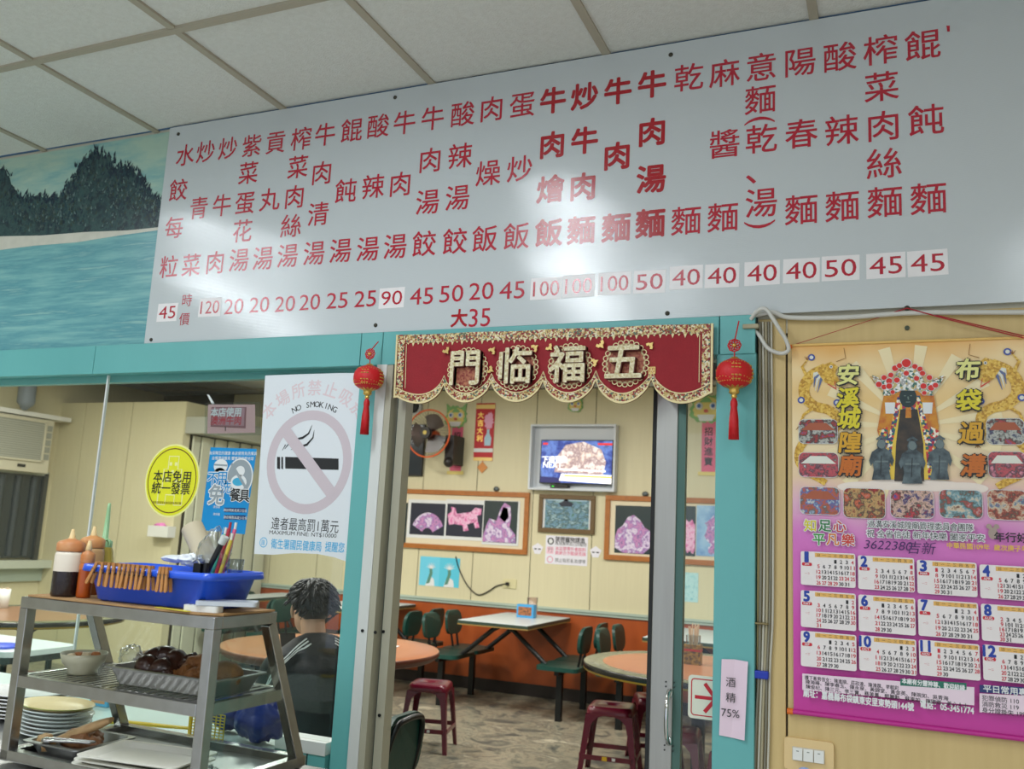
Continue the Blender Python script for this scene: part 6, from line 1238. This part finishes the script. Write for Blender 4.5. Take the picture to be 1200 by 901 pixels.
# ---- stools
def make_stool(label, c, m_=MAROON, name='plastic_stool'):
    T = thing(name, label, 'stool', c, 0, 'plastic stools'); q = MB(); hw = .14
    def rr(a, z, r=.045): return [(x, y, z) for x, y in rrect(-a, -a, a, a, r, 4)]
    L_ = [rr(hw+.002, .405), rr(hw+.004, .410), rr(hw-.002, .445), rr(hw-.012, .458), rr(hw-.03, .460), rr(.035, .458, .03), rr(.028, .450, .025)]
    vs = [p for R_ in L_ for p in R_]; k = len(L_[0]); q.add(vs, [(i*k+j, i*k+(j+1) % k, (i+1)*k+(j+1) % k, (i+1)*k+j) for i in range(6) for j in range(k)]+[tuple(range(6*k, 7*k))], m_, True); part('seat', q, T)
    def wd(z): return hw+.002+(.410-z)*.10
    for sx in (-1, 1):
        for sy in (-1, 1):
            q = MB()
            for ax in (0, 1):
                P_ = []
                for z, w_ in ((.412, .135), (.395, .075), (.36, .045), (.30, .038), (0, .030)):
                    e_ = wd(z); P_.append((e_, w_, z))
                a_ = []; b_ = []
                for e_, w_, z in P_:
                    if ax == 0: a_.append((sx*e_, sy*(e_), z)); b_.append((sx*(e_-w_), sy*e_, z))
                    else: a_.append((sx*e_, sy*e_, z)); b_.append((sx*e_, sy*(e_-w_), z))
                n = len(a_); inn = [(x-(0 if ax == 0 else sx*.006), y-(sy*.006 if ax == 0 else 0), z) for x, y, z in a_+b_]
                q.add(a_+b_+inn, [(i, i+1, n+i+1, n+i) for i in range(n-1)]+[(2*n+i, 3*n+i, 3*n+i+1, 2*n+i+1) for i in range(n-1)]+[(n+i, n+i+1, 3*n+i+1, 3*n+i) for i in range(n-1)]+[(n-1, 3*n-1, 4*n-1, 2*n-1)], m_)
            part('leg', q, T, fix=False)
    e_ = wd(.15)
    for ax in (0, 1):
        for s in (-1, 1):
            q = MB(); b_ = ((-e_+.02, s*e_-.005, .135), (e_-.02, s*e_+.003, .165)); q.box(*b_, m_)
            if ax: q.v = [(y, x, z) for x, y, z in q.v]
            part('rung', q, T)
    q = MB(); q.box((-.03, -e_-.007, .137), (.0, -e_-.0055, .163), mat('tag_yellow', (226, 180, 40), .4)); q.box((.03, -e_-.007, .141), (.05, -e_-.0055, .159), WHITE); part('sticker', q, T, label='yellow and white sticker')
    return T
so = make_stool('maroon plastic stool standing by the orange round table left of the doorway', (-3.13, 3.62, 0)); so.rotation_euler.z = .25
d = dup(so, (-1.76, 3.62, 0), .15, 'maroon plastic stool at the left side of the gold-edged round table'); d.scale = (1.08, 1.08, 1)
dup(so, (-1.60, 4.16, 0), .4, 'maroon plastic stool tucked behind the left one under the gold-edged table')
dup(so, (-1.22, 3.12, 0), .1, 'maroon plastic stool nearest the sliding door stile'); dup(so, (-.80, 2.95, 0), -.2, 'maroon plastic stool seen through the sliding door glass')
dup(so, (-5.35, 2.1, 0), .3, 'maroon plastic stool behind the low white side table')
make_stool('brown plastic stool by the far left round table', (-5.55, 3.45, 0), mat('stool_brown', (92, 70, 52), .4)).rotation_euler.z = .2
# backpack beside the round table behind the door glass
q = lump((0, 0, .20), .17, mat('bag_black', (26, 28, 30), .6), (.9, .7, 1.2), .15, 1.6, 5); zmin = min(v[2] for v in q.v); q.v = [(x, y, z-zmin) for x, y, z in q.v]; single('backpack', q, 'black bag on the floor behind the sliding door glass', 'bag', (-.70, 2.35, 0))
# ---- table top items
def holder(c, label, box=True):
    T = thing('chopstick_holder', label, 'chopstick holder', c); q = MB()
    if box: q.box((-.055, -.04, 0), (.055, .04, .13), mat('box_dark_print', (70, 56, 40), .45, var=(60, .8, (190, 150, 50)))); q.box((-.056, -.041, .085), (.056, .041, .10), mat('print_red2', (180, 40, 40), .4)); part('box', q, T, .002); z = .13
    else: q.lathe([(0, 0), (.045, 0), (.052, .15), (.048, .15), (.04, .01)], WHITEP, n=20); part('cup', q, T); z = .03
    rnd = random.Random(4)
    for i in range(16):
        x, y = rnd.uniform(-.03, .03), rnd.uniform(-.02, .02); q = MB(); q.tube([(x, y, z), (x*1.3, y*1.3, z+.12+rnd.uniform(-.02, .02))], .004, mat('chopstick', (226, 200, 170), .6), 5); part('chopstick', q, T)
    if box: q = MB(); q.prism(rrect(-.045, -.032, .045, .032, .01), .131, .19, glassmat('clear_cup', (232, 236, 236), .05, 2), ax='xy'); part('cup', q, T)
c = atz(812, 778, .752); holder((c.x, c.y, .751), 'chopsticks in a clear cup over a printed box on the gold-edged round table'); c = atz(2, 712, .752); holder((c.x, c.y, .751), 'white cup of chopsticks on the far left round table', False)
c = at(617, 714, 5.62); T = thing('napkin_box', 'blue printed box on the white booth table', 'napkin box', (c.x, c.y+.0, .7828)); q = MB(); q.box((-.085, -.035, 0), (.085, .035, .12), mat('napkin_blue', (70, 160, 216), .4)); q.box((-.07, -.0365, .02), (.065, -.0352, .098), mat('napkin_print', (190, 120, 70), .5, var=(70, .9, (60, 50, 50)))); part('carton', q, T, .002)
c = atz(624, 706, .784); q = MB(); q.lathe([(0, 0), (.045, 0), (.052, .18), (.049, .18), (.042, .008)], glassmat('pink_cup', (253, 246, 246), .2, 2.5), n=20); single('tall_cup', q, 'tall clear pinkish cup behind the blue box on the booth table', 'cup', (at(624, 706, 5.74).x, 5.74, .7828))
c = atz(463, 758, .752); q = MB(); q.prism(rrect(-.07, -.05, .07, .05, .01), 0, .004, PLT, ax='xy'); single('paper_slip', q, 'white paper slip on the orange round table', 'paper', (c.x-.06, c.y, .7508))
# ---- green chair by the doorway (carries the person)
CH = (-2.08, .84, 0); CRZ = math.radians(90)
T = thing('dining_chair', 'green padded chair with black tube frame under the seated person', 'chair', CH, CRZ)
q = MB(); q.prism(rrect(-.20, -.20, .20, .20, .06), .425, .46, GREENV, ax='xy'); part('seat', q, T, .008)
q = MB(); P_ = rrect(-.155, .545, .155, .825, .09, 6); q.prism(P_, -.262, -.238, GREENV); q.v = [(x, y-(z-.55)*.14-.03*(1-(x/.155)**2)*-.6, z) for x, y, z in q.v]; part('backrest', q, T, .008)
q = MB(); q.tube(spline([(-.13, -.20, .42), (-.13, -.245, .55), (-.125, -.285, .72), (-.10, -.302, .795), (-.04, -.308, .812), (.04, -.308, .812), (.10, -.302, .795), (.125, -.285, .72), (.13, -.245, .55), (.13, -.20, .42)], 5), .0115, BLACKM, 10); part('back_frame', q, T)
for sx, sy in ((-1, -1), (1, -1), (-1, 1), (1, 1)): q = MB(); q.tube([(sx*.16, sy*.16, .425), (sx*.19, sy*.20, 0)], .0115, BLACKM, 8); part('leg', q, T)
# ================================================================== the seated person, seen from behind
PR_ = (-2.153, .785, 0); PZ = math.radians(56)
person = thing('person', 'person with short dark hair in a black shirt with white shoulder stripes, seated facing away', 'person', PR_, PZ)
SKIN = mat('skin', (214, 160, 130), .5); SHIRT = mat('shirt_black', (30, 31, 34), .8, bump=(60, .15)); PANT = mat('trousers_navy', (24, 30, 60), .8); HAIR = mat('hair_black', (16, 18, 28), .5)
def rem(o, vox, sm=6):
    r = o.modifiers.new('remesh', 'REMESH'); r.mode = 'VOXEL'; r.voxel_size = vox; r.use_smooth_shade = True
    s = o.modifiers.new('smooth', 'SMOOTH'); s.factor = .5; s.iterations = sm
def limb(q, pts, rs, m, n=14, flat=1.0):
    q.tube(pts, rs, m, n, flat=flat)
    for p, r in zip(pts, rs): q.sphere(p, r*.99, m, n, 10, (flat, 1, 1))
HC = Vector((0, .225, 1.185))   # head centre
b = MB()
limb(b, [(0, .0, .55), (0, .02, .66), (0, .05, .80), (0, .09, .94), (0, .12, 1.00)], [.115, .104, .108, .102, .075], SKIN, 18, 1.25)
limb(b, [(0, .125, 1.00), (0, .16, 1.06), (0, .19, 1.13)], [.062, .052, .052], SKIN)
# head: skull, jaw, face
b.sphere(HC+Vector((0, -.008, .025)), 1, SKIN, 26, 18, (.072, .090, .088)); b.sphere(HC+Vector((0, .030, -.045)), 1, SKIN, 22, 14, (.056, .066, .068)); b.sphere(HC+Vector((0, .076, -.088)), .020, SKIN, 12, 8)
b.tube([HC+Vector((0, .090, .012)), HC+Vector((0, .103, -.018)), HC+Vector((0, .108, -.030))], [.008, .011, .013], SKIN, 10)
for s in (-1, 1):
    b.sphere(HC+Vector((s*.010, .100, -.032)), .008, SKIN, 8, 6); b.sphere(HC+Vector((s*.028, .080, .016)), .012, SKIN, 10, 6, (1.5, .6, .7)); b.sphere(HC+Vector((s*.040, .062, -.025)), .020, SKIN, 10, 6)
    e_ = HC+Vector((s*.080, -.010, -.012)); b.tube([e_+Vector((0, .006, -.026)), e_+Vector((s*.010, -.008, -.012)), e_+Vector((s*.016, -.014, .010)), e_+Vector((s*.012, -.006, .026)), e_+Vector((s*.003, .008, .024))], [.006, .006, .0065, .006, .005], SKIN, 8); b.sphere(e_+Vector((s*.006, -.002, .0)), .014, SKIN, 10, 8, (.5, 1, 1.7))
b.sphere(HC+Vector((0, .093, -.055)), .010, SKIN, 10, 6, (2.0, .6, .5)); b.sphere(HC+Vector((0, .091, -.066)), .010, SKIN, 10, 6, (1.7, .6, .55))
# arms, hands with fingers holding a phone
def hand(w_, pdir, side, s):
    """w_: wrist, pdir: palm direction, side: direction across the knuckles (towards the thumb), s mirrored"""
    pdir = Vector(pdir).normalized(); side = Vector(side); side = (side-pdir*side.dot(pdir)).normalized(); nrm = pdir.cross(side)*s
    w_ = Vector(w_)
    for k in (-.5, 0, .5): limb(b, [w_+side*k*.03, w_+pdir*.045+side*k*.046, w_+pdir*.085+side*k*.052], [.014, .0145, .0115], SKIN, 10)
    for i, l_ in enumerate((.066, .074, .070, .056)):
        off = side*(.030-.0195*i); p0 = w_+pdir*.088+off; c1 = (pdir+nrm*.45).normalized(); c2 = (pdir*.35+nrm).normalized(); c3 = (-pdir*.35+nrm).normalized(); p1 = p0+c1*l_*.45; p2 = p1+c2*l_*.33; p3 = p2+c3*l_*.25; limb(b, [p0, p1, p2, p3], [.0088, .0082, .0075, .0066], SKIN, 8)
    t0 = w_+pdir*.025+side*.024; t1 = t0+(side*.9+pdir*.6+nrm*.2).normalized()*.036; t2 = t1+(pdir*.9+side*.25+nrm*.5).normalized()*.030; t3 = t2+(pdir*.8+nrm*.6).normalized()*.022; limb(b, [t0, t1, t2, t3], [.013, .011, .010, .008], SKIN, 8)
WL = Vector((-.070, .40, .90)); WR = Vector((.10, .40, .86))
for s, wr in ((-1, WL), (1, WR)):
    sh = Vector((s*.170, .105, .955)); el_ = Vector((s*.215, .17, .745)) if s < 0 else Vector((s*.235, .20, .74))
    limb(b, [sh, sh.lerp(el_, .5), el_], [.050, .044, .039], SKIN); limb(b, [el_, el_.lerp(wr, .35), wr], [.039, .038, .025], SKIN)
hand(WL, (.30, .45, .80), (.55, -.30, .2), 1); hand(WR, (-.30, .60, .55), (-.55, -.2, .3), -1)
# legs under the clothes, feet
for s in (-1, 1):
    limb(b, [(s*.09, .02, .53), (s*.12, .25, .52), (s*.13, .42, .50)], [.085, .072, .055], SKIN); limb(b, [(s*.13, .42, .50), (s*.135, .41, .30), (s*.14, .38, .09)], [.055, .050, .034], SKIN); limb(b, [(s*.14, .36, .045), (s*.145, .46, .035), (s*.15, .53, .028)], [.036, .034, .026], SKIN)
o = part('body', b, person); rem(o, .0055, 3)
# shirt
t = MB()
limb(t, [(0, -.02, .55), (0, .005, .64), (0, .04, .76), (0, .08, .90), (0, .105, .985)], [.132, .130, .134, .134, .100], SHIRT, 20, 1.32)
limb(t, [(0, .12, 1.00), (0, .148, 1.045)], [.088, .062], SHIRT, 16, 1.25)
for s in (-1, 1):
    sh = Vector((s*.165, .10, .950)); el_ = Vector((s*.215, .17, .745)) if s < 0 else Vector((s*.235, .20, .74)); limb(t, [Vector((s*.06, .12, 1.03)), sh, sh.lerp(el_, .45), sh.lerp(el_, .86)], [.062, .078, .072, .068], SHIRT)
me = t.mesh('shirt'); so_ = link('shirt', me, person); rem(so_, .010, 8)
# trousers
t = MB()
limb(t, [(0, -.02, .56), (0, .02, .54)], [.125, .125], PANT, 18, 1.35)
for s in (-1, 1): limb(t, [(s*.085, .0, .545), (s*.12, .24, .535), (s*.13, .43, .51)], [.098, .088, .070], PANT); limb(t, [(s*.13, .43, .51), (s*.135, .41, .30), (s*.14, .385, .10)], [.070, .062, .052], PANT)
t.v = [(x, y, max(z, .463) if y < .16 and z > .3 else z) for x, y, z in t.v]
o = part('trousers', t, person); rem(o, .011, 6)
t = MB()
for s in (-1, 1): limb(t, [(s*.14, .35, .050), (s*.145, .44, .048), (s*.15, .55, .040)], [.046, .046, .036], BLACK); 
t.v = [(x, y, max(z, .001)) for x, y, z in t.v]
o = part('shoes', t, person); rem(o, .008, 3)
# shoulder stripes laid on the evaluated shirt surface
bpy.context.view_layer.update(); dg = bpy.context.evaluated_depsgraph_get(); ev = so_.evaluated_get(dg); em_ = ev.to_mesh()
bvh = BVHTree.FromPolygons([v.co.copy() for v in em_.vertices], [tuple(p.vertices) for p in em_.polygons])
for s in (-1, 1):
    base = [Vector((s*.062, .060, 1.09)), Vector((s*.11, .045, 1.06)), Vector((s*.16, .025, 1.02)), Vector((s*.21, .010, .97)), Vector((s*.255, .010, .91)), Vector((s*.275, .03, .85)), Vector((s*.29, .06, .79))]
    for k in (-1, 0, 1):
        q = MB(); L1, L2 = [], []
        for p in spline(base, 6):
            p = p+Vector((0, k*.020-.004, 0)); 
            for off, L_ in ((-.0048, L1), (.0048, L2)):
                h_, n_, _, _ = bvh.find_nearest(p+Vector((0, off, 0))); L_.append(h_+n_*.0022)
        n = len(L1); q.add(L1+L2, [(i, i+1, n+i+1, n+i) for i in range(n-1)], WHITE, True); part('stripe', q, person)
ev.to_mesh_clear()
# hair: cap with tufts, short at the nape
t = MB(); rnd = random.Random(11)
def hr(d):
    f_ = 1.0
    if d.y > .35 and d.z < .35: f_ = .80
    low_ = max(0, -d.z-.15); f_ -= low_*.16
    if abs(d.x) > .55 and d.z < .15 and d.y > -.45: f_ -= .13*min(1, (abs(d.x)-.55)/.2)
    return f_*(1+.035*noise.noise(Vector(d)*6)+.015*noise.noise(Vector(d)*16))
t.sphere(HC+Vector((0, -.012, .030)), 1, HAIR, 40, 28, (.092, .104, .103), hr)
for i in range(420):
    z = rnd.uniform(-.45, 1); a = rnd.uniform(0, 2*PI); r = math.sqrt(max(0, 1-z*z)); d = Vector((r*math.cos(a), r*math.sin(a), z))
    if d.y > .3 and d.z < .3: continue
    if abs(d.x) > .7 and d.z < .0 and d.y > -.3: continue
    p = HC+Vector((0, -.012, .030))+Vector((d.x*.090, d.y*.102, d.z*.100)); dirn = Vector((d.x*.55, d.y*.55, -.55+d.z*.5)).normalized(); L_ = rnd.uniform(.022, .042)*(1 if z > -.1 else .5); t.tube([p, p+dirn*L_*.5+d*.007, p+dirn*L_+d*.004], [.0065, .0050, .0008], HAIR, 5, caps=False)
part('hair', t, person)
# phone in the hands
q = MB(); c = WL+Vector((.085, .10, .085)); q.box((-.036, -.004, -.07), (.036, .004, .07), BLACK); q.v = [tuple(Matrix.Rotation(-.5, 3, 'X') @ Vector(v)+c) for v in q.v]; M_ = Matrix.Translation(Vector(PR_)) @ Matrix.Rotation(PZ, 4, 'Z'); q.v = [tuple(M_ @ Vector(v)) for v in q.v]
single('mobile_phone', q, 'black phone held up by the seated person', 'phone', tuple(M_ @ c), world=True)
